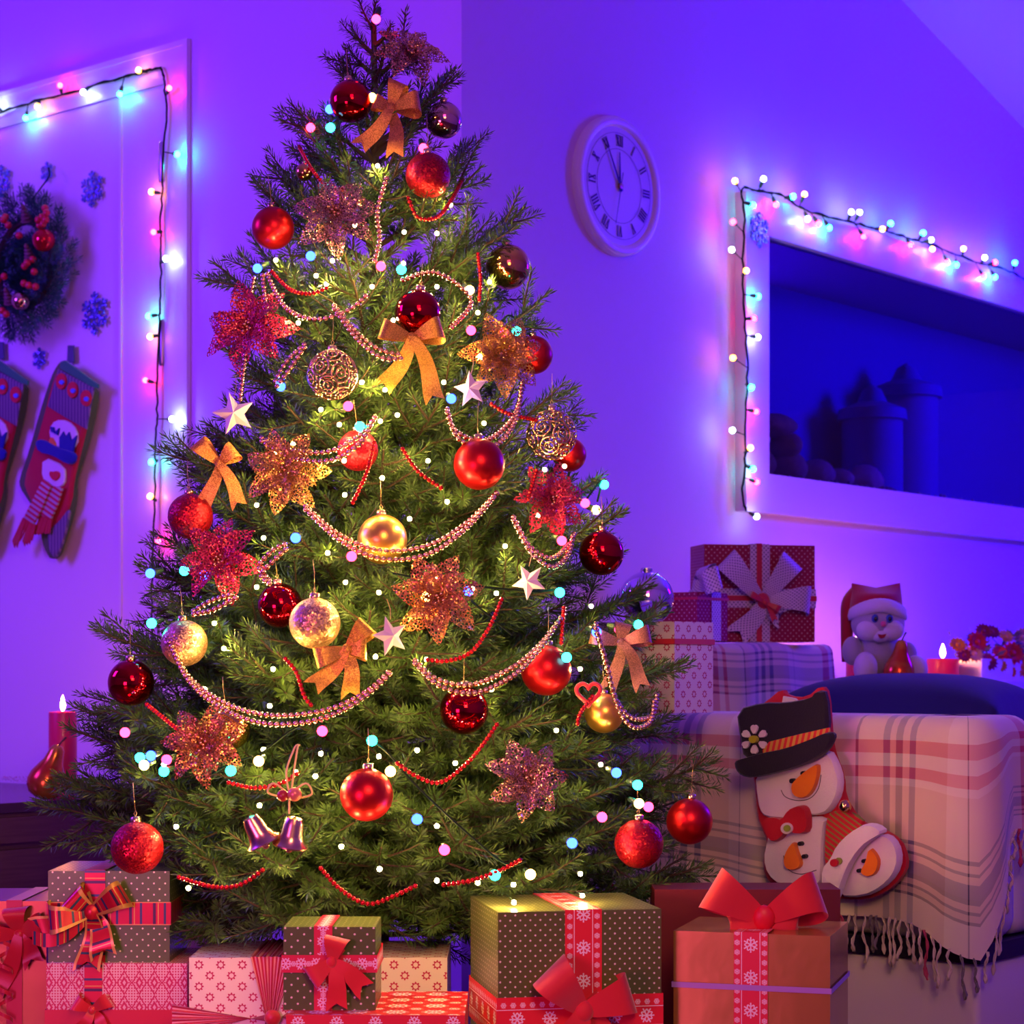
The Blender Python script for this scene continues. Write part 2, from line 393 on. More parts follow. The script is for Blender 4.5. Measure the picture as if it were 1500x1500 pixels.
rb = [(*Z4(x, y), c) for x, y, c in [(618, 302, 'orange'), (705, 296, 'white'), (672, 376, 'cyan'), (612, 427, 'red'), (608, 512, 'white'), (652, 576, 'orange'), (688, 655, 'cyan'), (675, 722, 'red'), (688, 779, 'white'), (612, 842, 'orange'), (668, 932, 'cyan'), (682, 1006, 'red'), (610, 1063, 'white'), (665, 1117, 'orange'), (672, 1181, 'cyan'), (684, 1221, 'red'), (684, 1326, 'white'),
    (742, 375, 'red'), (795, 350, 'cyan'), (830, 343, 'orange'), (840, 418, 'white'), (872, 432, 'red'), (905, 445, 'cyan'), (973, 397, 'white'), (998, 398, 'white'), (1010, 472, 'red'), (1068, 449, 'orange'), (1093, 432, 'cyan'), (1153, 498, 'red'), (1192, 461, 'cyan'), (1217, 482, 'white'), (1220, 510, 'orange'), (1265, 550, 'red'), (1293, 558, 'cyan'), (1315, 509, 'orange'), (1375, 593, 'red'), (1411, 595, 'cyan'), (1380, 536, 'white'), (1411, 551, 'red'), (1472, 552, 'cyan')]]
light_string('string of coloured bulbs hung around the white aquarium frame', rc, rb, 'aquarium', .0068, 52, RW, .038, .052)
# ================================================================== aquarium
aq = thing('wall_aquarium', 'dark wall aquarium with rocks behind glass in a wide white frame', 'aquarium', uv(au0, 0, az0), RU)
W_, H_ = au1-au0, az1-az0
def aqc(px, py): u_, _, z_ = wc(RW(px, py, AO)); return u_-au0, z_-az0
fx0, fz1 = aqc(1093, 279); _, fz0 = aqc(1093, 748)
g = G(); FW = -fx0
for x0, x1, z0, z1 in ((fx0, W_+FW, H_, fz1), (fx0, W_+FW, fz0, 0), (fx0, 0, 0, H_), (W_, W_+FW, 0, H_)):
    g.box(x0, x1, -AO, 0, z0, z1)
g.build('frame', mat('aquarium_white', (.84, .72, .86), .3), aq)
TD = .3
g = G().add([(0, 0, 0), (W_, 0, 0), (W_, TD, 0), (0, TD, 0), (0, 0, H_), (W_, 0, H_), (W_, TD, H_), (0, TD, H_)], [(0, 1, 2, 3), (3, 2, 6, 7), (0, 3, 7, 4), (1, 5, 6, 2), (4, 7, 6, 5)])
g.build('tank', mat('tank_back', (.02, .02, .42), .5), aq, smooth=False)
m = bpy.data.materials.new('aquarium_glass'); m.use_nodes = True; nt = m.node_tree; nt.nodes.clear()
tr = nt.nodes.new('ShaderNodeBsdfTransparent'); tr.inputs[0].default_value = (.72, .74, .85, 1); gl = nt.nodes.new('ShaderNodeBsdfGlossy'); gl.inputs['Roughness'].default_value = .01
fr = nt.nodes.new('ShaderNodeFresnel'); fr.inputs[0].default_value = 1.5; mx = nt.nodes.new('ShaderNodeMixShader'); oo = nt.nodes.new('ShaderNodeOutputMaterial')
nt.links.new(fr.outputs[0], mx.inputs[0]); nt.links.new(tr.outputs[0], mx.inputs[1]); nt.links.new(gl.outputs[0], mx.inputs[2]); nt.links.new(mx.outputs[0], oo.inputs[0]); MATS['aquarium_glass'] = m
G().add([(0, -.012, 0), (W_, -.012, 0), (W_, -.012, H_), (0, -.012, H_)], [(0, 1, 2, 3)]).build('glass_pane', m, aq, smooth=False)
rnd = random.Random(3)
g = G()
for i in range(420): g.sphere((rnd.uniform(.006, W_-.006), rnd.uniform(0.006, .09), rnd.uniform(.002, .012)), rnd.uniform(.003, .006), 6, 4)
tag(g.build('gravel', mat('gravel_grey', (.35, .33, .36), .8), aq), kind='stuff')
ROCK = mat('river_rock', (.55, .42, .46), .75, bump=.5, bscale=40, vary=.3)
for x, z, rx, rz in ((.045, .055, .05, .04), (.13, .04, .045, .035), (.06, .135, .06, .035), (.2, .14, .085, .028), (.11, .095, .03, .02), (.27, .04, .05, .04), (.255, .095, .032, .032), (.40, .035, .055, .035), (.5, .03, .04, .025), (.64, .035, .06, .04)):
    sg = G().sphere((0, 0, 0), 1, 14, 9); sg.v = [(x_*rx*(1+.13*math.sin(5*y_+x)), y_*.05, z_*rz*(1+.12*math.sin(4*x_+3*x))) for x_, y_, z_ in sg.v]
    o = sg.build('rock', ROCK, aq); o.location = (x, .09, z)
tw = G()
for x0, x1, zt in ((aqc(1335, 600)[0]+.1, aqc(1380, 600)[0]+.1, .22), (aqc(1385, 600)[0]+.1, aqc(1430, 600)[0]+.1, .30)):
    tw.lathe([(.0, 0), ((x1-x0)/2, 0), ((x1-x0)/2, zt), ((x1-x0)/2*1.15, zt), ((x1-x0)/2*1.1, zt+.03), ((x1-x0)/2*.5, zt+.05), ((x1-x0)/2*.3, zt+.085), (0, zt+.1)], 18, ((x0+x1)/2, .19, 0))
tw.build('ornamental_tower', mat('tower_stone', (.05, .05, .5), .7, bump=.4, bscale=30), aq)
# ================================================================== clock
cc = RW(900, 274, .0); cr = .148
ck = thing('wall_clock', 'round white wall clock with black Roman numerals showing five to twelve', 'clock', cc, RU)
g = G().lathe([(cr, 0), (cr, .012), (cr-.003, .017), (cr-.009, .0195), (cr-.017, .0185), (cr-.022, .015), (cr-.023, .0122)], 64, cap=False)
R90 = Matrix.Rotation(PI/2, 3, 'X')
def rot(g): g.v = [tuple(R90 @ Vector(p)) for p in g.v]; return g
rot(g).build('rim', mat('clock_rim', (.85, .8, .84), .3), ck)
rot(G().lathe([(0, .0125), (cr-.022, .0125)], 64, cap=False)).build('dial', mat('clock_dial', (.74, .7, .78), .45), ck)
INK = mat('clock_ink', (.02, .015, .05), .4)
def ringm(r, w_): return rot(G().lathe([(r, .0131), (r+w_, .0131), (r+w_, .0134), (r, .0134)], 64, cap=False))
ringm(.078, .0008).build('ring_line', INK, ck); ringm(.112, .0007).build('ring_line', INK, ck)
def bar(g, x0, z0, x1, z1, w_, y=-.0138):
    d = Vector((x1-x0, 0, z1-z0)); nrm = Vector((-d.z, 0, d.x)).normalized()*w_/2; a = Vector((x0, y, z0)); b_ = Vector((x1, y, z1))
    g.slab([a-nrm, a+nrm, b_+nrm, b_-nrm], (0, -1, 0), .0006)
NUM = ['XII', 'I', 'II', 'III', 'IIII', 'V', 'VI', 'VII', 'VIII', 'IX', 'X', 'XI']
for i, s_ in enumerate(NUM):
    g = G(); wd = {'I': .0065, 'V': .013, 'X': .013}; tot = sum(wd[c] for c in s_); x = -tot/2; h = .011
    for c in s_:
        q = wd[c]; m0 = x+q/2
        if c == 'I': bar(g, m0, -h, m0, h, .0032)
        if c == 'V': bar(g, m0-.0042, h, m0, -h, .0034); bar(g, m0+.0042, h, m0, -h, .0014)
        if c == 'X': bar(g, m0-.0042, h, m0+.0042, -h, .0034); bar(g, m0+.0042, h, m0-.0042, -h, .0014)
        bar(g, x+.0008, h, x+q-.0008, h, .0012)
        bar(g, x+.0008 if c != 'V' else m0-.0015, -h, x+q-.0008 if c != 'V' else m0+.0015, -h, .0012)
        x += q
    o = g.build('numeral', INK, ck, smooth=False); a = i*PI/6
    o.rotation_euler = (0, a, 0); o.location = (.096*math.sin(a), 0, .096*math.cos(a))
def hand(name, ang, L, w0, back, y):
    g = G(); y = -y; a = math.radians(ang)
    g.slab([(-w0/2, y, -back), (w0/2, y, -back), (w0/2, y, 0), (w0*.12, y, L), (-w0*.12, y, L), (-w0/2, y, 0)], (0, -1, 0), .0008)
    o = g.build(name, INK, ck, smooth=False); o.rotation_euler = (0, a, 0)
hand('hour_hand', -1, .072, .008, .012, .0150); hand('minute_hand', -30, .105, .006, .012, .0165); hand('second_hand', 193, .085, .0016, .03, .018)
rot(G().lathe([(.006, .013), (.006, .019), (0, .0195)], 14)).build('hub', mat('brass', (.5, .33, .12), .3, 1), ck)
# ================================================================== snowflake stickers
def snowflake(p, right, out, r, label, sq=1.0):
    t = thing('snowflake_sticker', label, 'snowflake', p, 0, 'blue glitter snowflakes')
    g = G(); up = ZA
    def q(x, z): return p+right*x+up*z
    for k in range(6):
        a = PI/6+k*PI/3; d = (math.cos(a), math.sin(a)); e = (-d[1], d[0])
        g.slab([q(e[0]*r*.07, e[1]*r*.07), q(-e[0]*r*.07, -e[1]*r*.07), q(d[0]*r-e[0]*r*.07, d[1]*r-e[1]*r*.07), q(d[0]*r+e[0]*r*.07, d[1]*r+e[1]*r*.07)], out, .003)
        for f in (.38, .68):
            for s_ in (1, -1):
                b0 = (d[0]*r*f, d[1]*r*f); aa = a+s_*PI/3.4; l = r*(.42 if f < .5 else .3); c = (b0[0]+l*math.cos(aa), b0[1]+l*math.sin(aa)); nn = (-math.sin(aa)*r*.06, math.cos(aa)*r*.06)
                g.slab([q(b0[0]+nn[0], b0[1]+nn[1]), q(b0[0]-nn[0], b0[1]-nn[1]), q(c[0]-nn[0], c[1]-nn[1]), q(c[0]+nn[0], c[1]+nn[1])], out, .0028)
    hx = [q(math.cos(k*PI/3)*r*.3, math.sin(k*PI/3)*r*.3) for k in range(6)]; g.slab(hx, out, .0034)
    g.build('flake', glitter('blue_glitter', (.10, .12, .62), (.3, .4, 1)), t, True, smooth=False)
for (x, y, r, l) in ((135, 277, .042, 'lacy blue glitter snowflake stuck on the door above the other flakes'), (139, 459, .05, 'dark blue glitter snowflake on the door level with the wreath bottom'), (58, 525, .026, 'small pale blue snowflake stuck on the door between the two stockings'), (69, 252, .024, 'tiny blue snowflake on the wreath hanging hook on the door'), (2, 266, .04, 'blue glitter snowflake stuck on the door above the wreath by the hook')):
    snowflake(LW(x, y, .0135), V, -U, r, l)
snowflake(RW(1112, 337, .0305), U, V, .042, 'blue glitter snowflake on the corner of the white aquarium frame')
# ================================================================== wreath on the door
NEEDLE = mat('needle_green', (.058, .135, .026), .42, spec=.35, vary=.6, bscale=9)
STEM = mat('twig_brown', (.07, .045, .025), .8)
def needles_along(g, path, rnd, step, ln, wd, rad0=.002, mi=0, tilt=.95):
    """flat fir needles set round a twig path"""
    acc = 0; az = rnd.uniform(0, 6)
    tot = sum((path[i+1]-path[i]).length for i in range(len(path)-1)); run = 0
    vs = []; fs = []
    for i in range(len(path)-1):
        a, b_ = path[i], path[i+1]; L = (b_-a).length
        if L < 1e-6: continue
        t = (b_-a)/L; o1 = t.orthogonal().normalized(); o2 = t.cross(o1)
        while acc < L:
            p = a+t*acc; az += 2.4+rnd.uniform(-.35, .35); frac = (run+acc)/tot
            rad = o1*math.cos(az)+o2*math.sin(az)
            d = (rad*math.sin(tilt*rnd.uniform(.75, 1.15))+t*math.cos(tilt)+Vector((0, 0, .12))).normalized()
            if frac > .93: d = (d+t*1.2).normalized()
            l = ln*rnd.uniform(.75, 1.1)*(1-.25*max(0, frac-.7)/.3); sd = d.cross(t).normalized()
            if rnd.random() < .5: sd = (sd+d.cross(sd)*rnd.uniform(-1, 1)).normalized()
            q = p+rad*rad0; m_ = q+d*l*.5; e = q+d*l; w2 = wd*.5; k = len(vs)
            vs += [q, m_-sd*w2, e, m_+sd*w2]; fs.append((k, k+1, k+2, k+3))
            acc += step*rnd.uniform(.7, 1.3)
        acc -= L; run += L
    g.add(vs, fs, None, mi)
wc0 = LW(36, 388, .06)
wr = thing('wreath', 'green fir wreath with red baubles and berries hanging on the white door', 'wreath', wc0, RL)
rnd = random.Random(11)
g = G()
for k in range(330):
    a = 2*PI*k/330; lay = k % 3; rr = .098+(-.03, .0, .03)[lay]
    b0 = Vector((rr*math.cos(a), rnd.uniform(-.02, .02), rr*math.sin(a)))
    d = Vector((math.cos(a)*rnd.uniform(-.3, 1)-math.sin(a)*.9, rnd.uniform(-1, .3), math.sin(a)*rnd.uniform(-.3, 1)+math.cos(a)*.9)).normalized()
    if lay == 2: d = Vector((math.cos(a+.6), rnd.uniform(-.5, .2), math.sin(a+.6)))
    if lay == 0: d = (Vector((-math.cos(a), -.25, -math.sin(a)))*.9+d*.35).normalized()
    needles_along(g, [b0, b0+d*rnd.uniform(.04, .06)], rnd, .0011, .019, .0023)
for k in range(90):
    a = k*2.4; rr = .012+.055*math.sqrt(k/90); b0 = Vector((rr*math.cos(a), .015, rr*math.sin(a)))
    needles_along(g, [b0, b0+Vector((rnd.uniform(-.5, .5), -.6, rnd.uniform(-.5, .5))).normalized()*.035], rnd, .0011, .017, .0023)
tag(g.build('fir_needles', mat('wreath_green', (.02, .12, .10), .5, vary=.5, bscale=20), wr, smooth=False), kind='stuff')
G().tube([(.1*math.cos(2*PI*k/32), 0, .1*math.sin(2*PI*k/32)) for k in range(32)], .008, 8, True).build('ring', STEM, wr)
REDB = mat('red_gloss', (.55, .008, .02), .1, .6)
def wpos(px, py, o=.05): q = LW(px, py, .06+o)-wc0; return Vector((q.dot(V), -o, q.z))
o = G().sphere((0, 0, 0), .026, 20, 14).build('red_bauble', REDB, wr); o.location = wpos(64, 352)
o = G().sphere((0, 0, 0), .021, 20, 14).build('gold_bauble', mat('champagne_gloss', (.7, .5, .3), .15, 1), wr); o.location = wpos(30, 441)
_berry = G().sphere((0, 0, 0), .0085, 10, 7).mesh('berry', mat('berry_red', (.6, .02, .04), .3))
for x, y in ((66, 305), (68, 312), (62, 318), (67, 322), (56, 322), (63, 328), (58, 330), (40, 385), (48, 380), (36, 390), (50, 398), (35, 415), (42, 418), (52, 420), (5, 322), (8, 318), (3, 455), (9, 460), (6, 405), (-3, 410), (12, 330), (28, 345)):
    o = link('berry', _berry, wr); o.location = wpos(x, y, rnd.uniform(.05, .065))
for x, y in ((37, 315), (12, 436), (42, 372)):
    g = G(); q = wpos(x, y, .04)
    for k in range(5): g.lathe([(.004, -.018+k*.008), (.015-.0022*k, -.013+k*.008), (.003, -.006+k*.008)], 9)
    o = g.build('pine_cone', mat('cone_brown', (.16, .07, .07), .6), wr); o.location = q; o.rotation_euler = (.6, .4, 0)
hk = smoothpath([wpos(48, 292, .01), wpos(60, 275, 0), wpos(72, 258, -.01), wpos(71, 246, -.02)], 6)
G().tube(hk, .0018, 6).build('hanging_wire', CABLE, wr)
# ================================================================== felt helper: flat sewn pieces with thickness
FELT = {}
def felt(name, col): return mat('felt_'+name, col, .9, spec=.2, bump=.35, bscale=350, sheen=.25)
def blob(cx, cy, r, n=14, sx=1, sy=1): return [(cx+r*sx*math.cos(2*PI*k/n), cy+r*sy*math.sin(2*PI*k/n)) for k in range(n)]
def round_poly(pts, it=2):
    for _ in range(it):
        q = []
        for i in range(len(pts)):
            a, b_ = pts[i], pts[(i+1) % len(pts)]
            q += [(a[0]*.75+b_[0]*.25, a[1]*.75+b_[1]*.25), (a[0]*.25+b_[0]*.75, a[1]*.25+b_[1]*.75)]
        pts = q
    return pts
def felt_piece(root, name, pts, m, conv, plane, out, off, th, sub=None, rnd_=1, uvs=None, dome=0):
    q = round_poly(pts, rnd_) if rnd_ else pts
    w3 = [plane(*conv(*p), off) for p in q]
    g = G().slab(w3, out, th, uvs, dome)
    if sub is None: return g.build(name, m, root, True)
    r = root.location; g.v = [(a[0]-r[0], a[1]-r[1], a[2]-r[2]) for a in g.v]
    return g.build(name, m, sub)
def felt_line(root, name, pts, m, conv, plane, off, r, sub=None):
    w3 = smoothpath([plane(*conv(*p), off) for p in pts], 5); q = root.location
    g = G().tube([a-q for a in w3], r, 5)
    return g.build(name, m, sub or root)
# ================================================================== two snowman stockings on the door
KNIT = pmat('knit_cuff', lambda n, u, v: n.mix(n.m('GREATER_THAN', n.m('FRACT', n.m('MULTIPLY', u, 90)), .55), (.12, .1, .16), (.25, .19, .24)), .9)
SCARF = pmat('striped_scarf', lambda n, u, v: n.mix(n.m('GREATER_THAN', n.m('FRACT', n.m('MULTIPLY', n.m('ADD', v, n.m('MULTIPLY', u, .5)), 75)), .5), (.55, .02, .06), (.5, .42, .4)), .9)
def lwuv(p): q = Vector(p)-C0; return (q.dot(V), q.z)
def door_stocking(dx, dy, label):
    conv = lambda x, y: (x/3.75+dx, 450+y/3.75+dy)
    r = thing('christmas_stocking', label, 'stocking', LW(*conv(300, 1000), .013), 0, 'stockings on the door')
    A = lambda name, pts, m, off, th, **k: felt_piece(r, name, pts, m, conv, LW, -U, off, th, **k)
    A('back', [(340, 312), (380, 300), (548, 436), (538, 560), (500, 720), (450, 880), (425, 960), (428, 1050), (405, 1160), (368, 1270), (340, 1360), (305, 1390), (280, 1350), (262, 1270), (258, 1230), (240, 1150), (180, 1060), (140, 1000), (136, 950), (196, 780), (256, 560), (300, 420)], felt('olive', (.10, .17, .07)), .014, .022)
    body = A('front', [(330, 345), (518, 448), (484, 650), (440, 830), (408, 960), (402, 1060), (350, 1180), (290, 1220), (250, 1180), (165, 1030), (143, 955), (203, 790), (268, 560), (300, 430)], felt('crimson', (.52, .02, .045)), .036, .012)
    A('cuff', [(325, 340), (522, 445), (500, 560), (482, 672), (370, 610), (266, 545), (300, 430)], KNIT, .049, .005, rnd_=0, uvs=lwuv)
    A('trim', [(338, 300), (365, 292), (548, 425), (545, 448), (515, 440), (335, 335)], felt('leaf_green', (.04, .30, .13)), .050, .006, rnd_=0)
    A('toe_patch', [(268, 1230), (330, 1180), (398, 1090), (372, 1230), (335, 1350), (305, 1382), (278, 1340)], KNIT, .044, .006, uvs=lwuv)
    f = A('snowman_face', [(275, 670), (310, 620), (380, 622), (432, 675), (432, 760), (370, 790), (290, 750)], felt('white', (.78, .74, .76)), .049, .006)
    A('carrot_nose', [(270, 745), (288, 705), (315, 762), (290, 780)], felt('carrot', (.9, .3, .05)), .056, .004)
    A('hat_fringe', [(330, 775), (330, 715), (352, 682), (366, 712), (384, 686), (398, 735), (428, 705), (405, 800)], felt('navy', (.015, .03, .26)), .0555, .004, rnd_=0)
    A('hat_fringe', [(280, 655), (300, 660), (306, 690), (330, 665), (322, 705), (285, 685)], felt('navy', (0, 0, 0)), .0555, .004, rnd_=0)
    A('snowman_body', [(242, 820), (362, 872), (368, 950), (345, 992), (290, 985), (236, 945)], felt('white', (0, 0, 0)), .049, .006)
    A('hat_brim', [(200, 745), (225, 725), (265, 735), (330, 775), (395, 790), (428, 810), (420, 855), (385, 868), (300, 815), (220, 798)], felt('navy', (0, 0, 0)), .057, .008)
    A('heart_button', [(302, 958), (275, 925), (278, 900), (298, 905), (318, 898), (333, 915), (326, 940)], felt('red', (.65, .03, .05)), .056, .004)
    for x, y in ((340, 408), (402, 455), (475, 500)):
        h = A('flower_patch', blob(x, y, 34, 12, .85, 1.35), felt('red', (0, 0, 0)), .055, .004, rnd_=0)
        A('flower_centre', blob(x+2, y+5, 14, 8), felt('sky', (.12, .2, .75)), .0595, .003, rnd_=0, sub=h)
    A('scarf_tail', [(270, 985), (352, 985), (325, 1080), (285, 1170), (232, 1142)], SCARF, .057, .005, rnd_=0, uvs=lwuv)
    A('scarf_tail', [(242, 945), (288, 985), (238, 1110), (192, 1192), (135, 1160)], SCARF, .0625, .005, rnd_=0, uvs=lwuv)
    rn = random.Random(2)
    for k in range(8):
        x = 130+k*9; A('tassel', [(x, 1155+k*5), (x+9, 1160+k*5), (x-48+k*5, 1290+rn.uniform(-30, 35)), (x-60+k*5, 1285)], felt('crimson', (0, 0, 0)), .060+.001*(k % 2), .003, rnd_=0)
    for k in range(6):
        x = 225+k*11; A('tassel', [(x, 1140+k*4), (x+11, 1146+k*4), (x-25+k*4, 1250+rn.uniform(-20, 15)), (x-38+k*4, 1245)], felt('crimson', (0, 0, 0)), .055+.001*(k % 2), .003, rnd_=0)
    A('hanging_loop', [(378, 210), (410, 210), (414, 305), (374, 305)], felt('slate', (.10, .12, .22)), .016, .004, rnd_=0)
door_stocking(0, 0, 'red snowman stocking with striped scarf on the door, closer to the hinges')
door_stocking(-103, -5, 'red snowman stocking on the door below the middle of the wreath')
# ================================================================== dark bench, candle and pear on the left
WOOD = None
m, nt, b = nmat('dark_oak'); tc = nt.nodes.new('ShaderNodeTexCoord'); mp = nt.nodes.new('ShaderNodeMapping'); mp.inputs['Scale'].default_value = (3, 3, 60)
no = nt.nodes.new('ShaderNodeTexNoise'); no.inputs['Scale'].default_value = 3; no.inputs['Detail'].default_value = 6
nt.links.new(tc.outputs['Object'], mp.inputs['Vector']); nt.links.new(mp.outputs[0], no.inputs['Vector'])
n = N(nt); nt.links.new(n.mix(no.outputs['Fac'], (.06, .032, .022), (.2, .115, .07)), b.inputs['Base Color']); b.inputs['Roughness'].default_value = .4; OAK = m
BT = .39
bn = thing('low_cabinet', 'low dark oak cabinet standing against the white door', 'cabinet', uv(-.40, -1.2, 0), RU)
# local x = U, -y = V ; front face at -y
G().box(-.4, .36, -.42, .4, .05, BT-.022).build('body', OAK, bn)
G().box(-.41, .37, -.432, .41, BT-.02, BT).build('top_board', mat('oak_top', (.07, .04, .035), .22), bn)
for z0, z1 in ((.06, .19), (.2, .30), (.31, .365)):
    d = G().box(-.39, .35, -.438, -.421, z0, z1-.004).build('drawer_front', OAK, bn)
G().box(-.38, .34, -.40, .38, 0, .05).build('plinth', OAK, bn)
def on_z(px, py, z): Y = (CZ-z)*F/(py-HY); return P(px, py, Y)
WAXR = mat('red_wax', (.8, .025, .08), .35, sss=0, coat=.2)
FLAME = glow('flame', (1, .3, .1), 330)
def candle(label, p, r, h, fs=1.0):
    t = thing('candle', label, 'candle', p)
    G().lathe([(r*.97, 0), (r, .004), (r, h-.003), (r*.96, h), (r*.75, h-.002), (r*.5, h-.007), (0, h-.008)], 28).build('wax_body', WAXR, t)
    G().tube([(0, 0, h-.009), (.0005, 0, h+.004), (.0015, 0, h+.009)], .0009, 6).build('wick', mat('wick_black', (.02, .02, .02), .9), t)
    G().lathe([(0, h+.001), (.0035*fs, h+.006), (.0052*fs, h+.013), (.0042*fs, h+.021), (.0018*fs, h+.03), (0, h+.036)], 14).build('flame', FLAME, t)
    return t
cp = on_z(92, 1166, BT); candle('tall red pillar candle burning on the dark cabinet', cp, .0295, .178)
def pear_mat(name):
    m, nt, b = nmat(name); n = N(nt); tc = nt.nodes.new('ShaderNodeTexCoord'); no = nt.nodes.new('ShaderNodeTexNoise'); no.inputs['Scale'].default_value = 22
    nt.links.new(tc.outputs['Object'], no.inputs['Vector']); rp = nt.nodes.new('ShaderNodeValToRGB'); r = rp.color_ramp
    r.elements[0].position = .38; r.elements[0].color = (.7, .09, .02, 1); r.elements[1].position = .62; r.elements[1].color = (.8, .45, .05, 1)
    nt.links.new(no.outputs['Fac'], rp.inputs[0]); nt.links.new(rp.outputs[0], b.inputs['Base Color'])
    b.inputs['Roughness'].default_value = .22; b.inputs['Metallic'].default_value = .7
    bp = nt.nodes.new('ShaderNodeBump'); bp.inputs['Strength'].default_value = .15; nt.links.new(no.outputs['Fac'], bp.inputs['Height']); nt.links.new(bp.outputs[0], b.inputs['Normal'])
    return m
PEAR = pear_mat('gilded_pear')
def pear(label, p, h, tilt, rz=0, cat='ornament'):
    t = thing('golden_pear', label, cat, p); q = h/.115
    prof = [(0, .002), (.014, 0), (.027, .006), (.0355, .018), (.038, .032), (.035, .047), (.0275, .062), (.020, .076), (.0165, .09), (.0145, .101), (.009, .109), (0, .111)]
    b_ = G().lathe([(r*q, z*q) for r, z in prof], 26).build('fruit', PEAR, t, smooth=True)
    s_ = G().tube([(0, 0, .108*q), (.003*q, 0, .118*q), (.009*q, 0, .13*q)], [.002*q, .0016*q, .0022*q], 6).build('stalk', STEM, t)
    for o in (b_, s_):
        o.rotation_euler = (0, tilt, rz)
        o.location = (0, 0, .5*.038*q*abs(math.sin(tilt)))
    return t
pear('gilded red and gold pear leaning by the tall candle', on_z(78, 1170, BT)+Vector((-.01, -.07, 0)), .118, .33)
G().tube(smoothpath([uv(-.03, -.80-k*.09, BT+.005+.004*(k % 2)) for k in range(9)], 5), .005, 6)
tn = thing('tinsel_strand', 'thin red tinsel strand lying along the back of the dark cabinet', 'tinsel', uv(-.06, -.9, BT))
g = G(); pth = smoothpath([uv(-.05-.01*(k % 2), -.79-k*.06, BT+.0125) for k in range(11)], 6); needles_along(g, pth, random.Random(4), .0016, .009, .0012, tilt=1.3)
g.build('tinsel', mat('red_foil', (.6, .02, .05), .2, .9), tn, True, smooth=False)
# ================================================================== armchair
LEA = mat('white_leather', (.74, .68, .72), .45, bump=.12, bscale=120)
U0, V0 = .42, .60
ch = thing('armchair', 'white upholstered armchair with a black trim band beside the tree', 'armchair', uv(U0, V0, 0), RU)
def cb(g, u0, u1, v0, v1, z0, z1, r=None):
    a = (u0-U0, u1-U0, -(v1-V0), -(v0-V0), z0, z1)
    return g.box(*a) if r is None else g.rbox(*a, r)
cb(G(), -.03, .97, .06, 1.12, 0, .186, .012).build('base', LEA, ch)
cb(G(), -.036, .976, .054, 1.126, .186, .215).build('trim_band', mat('black_trim', (.012, .01, .03), .4), ch)
cb(G(), -.04, .10, .06, 1.13, .215, .572, .035).build('arm', LEA, ch)
cb(G(), .86, .98, .06, 1.13, .215, .555, .035).build('arm', LEA, ch)
cb(G(), -.038, .885, .05, .30, .215, .705, .05).build('back', LEA, ch)
cb(G(), .10, .86, .30, 1.12, .215, .43, .03).build('seat', LEA, ch)
# ------------------------------------------------------------------ plaid throws
CR, PK, GY, BE, NV = (.80, .72, .60), (.62, .06, .14), (.10, .10, .12), (.70, .55, .40), (.13, .12, .2)
def plaid(n, u, v):
    fu = n.m('FRACT', n.m('DIVIDE', u, .42)); fv = n.m('FRACT', n.m('DIVIDE', v, .40))
    cu = n.ramp(fu, [(0, CR), (.03, PK), (.09, CR), (.13, PK), (.16, CR), (.30, GY), (.31, BE), (.42, NV), (.45, BE), (.48, GY), (.51, BE), (.54, NV), (.57, BE), (.70, CR), (.76, GY), (.765, CR)])
    cv = n.ramp(fv, [(0, CR), (.09, PK), (.145, CR), (.20, PK), (.25, CR), (.28, BE), (.50, GY), (.512, BE), (.54, GY), (.552, BE), (.58, NV), (.63, GY), (.65, BE), (.675, GY), (.687, BE), (.71, GY), (.722, CR)])
    return n.mix(.5, cu, cv)
PLAID = pmat('plaid_wool', plaid, .9, spec=.15, sheen=.3)
def arm_edge(s):
    """outer top edge of the arm: runs along the side, round the corner, along the front"""
    r = .05; s1 = .98; q = r*PI/2
    if s < s1: return (-.042, .10+s, -1, 0)
    if s < s1+q:
        a = (s-s1)/r; return (-.042+r-r*math.cos(a), .10+s1+r*math.sin(a), -math.cos(a), math.sin(a))
    return (-.042+r+(s-s1-q), .10+s1+r, 0, 1)
S1, SQ = .98, .05*PI/2; SL = S1+SQ+.10
def zbot(s):
    c = S1+SQ*.5
    if s < c: return .285-.035*min(1, max(0, (s-.45)/.25))-.055*math.exp(-((s-c)/.06)**2)
    return .195+.2*min(1, (s-c)/.07)
def cloth(a, b_):
    s = a*SL; eu, ev, nu_, nv_ = arm_edge(s); zb = zbot(s)
    if b_ < .3:                                   # over the top
        d = .13*(1-b_/.3); d = min(d, .13)
        if ev > 1.0 and nv_ == 1: d = d*.9
        o = -d; z = .581 if b_ < .24 else .581-.008*((b_-.24)/.06)**2
    else:
        t = (b_-.3)/.7; drop = (.573-zb)*t
        z = .573-drop; k = min(1, drop/.03)
        o = .012*math.sin(k*PI/2)
        fold = .5+.5*math.sin(s*34+1.2*math.sin(s*9)); amp = .004+.014*t
        cw = math.exp(-((s-S1-SQ*.5)/.05)**2)
        o += amp*fold*(1-.5*cw)+cw*t*.018
    return uv(eu+nu_*o, ev+nv_*o, z)
th_ = thing('plaid_throw', 'cream plaid throw with fringe draped over the armchair arm', 'blanket', uv(-.05, .6, .25))
def clen(b_): return .12*(b_/.3) if b_ < .3 else .12+.33*(b_-.3)/.7
G().grid(cloth, 90, 34, lambda a, b_: (a*SL+.155, clen(b_)-.115)).build('cloth', PLAID, th_, True, smooth=True)
TAS = [mat('fringe_cream', (.66, .58, .48), .9), mat('fringe_pink', (.5, .06, .13), .9), mat('fringe_grey', (.22, .2, .22), .9)]
rnd = random.Random(8); tms = []
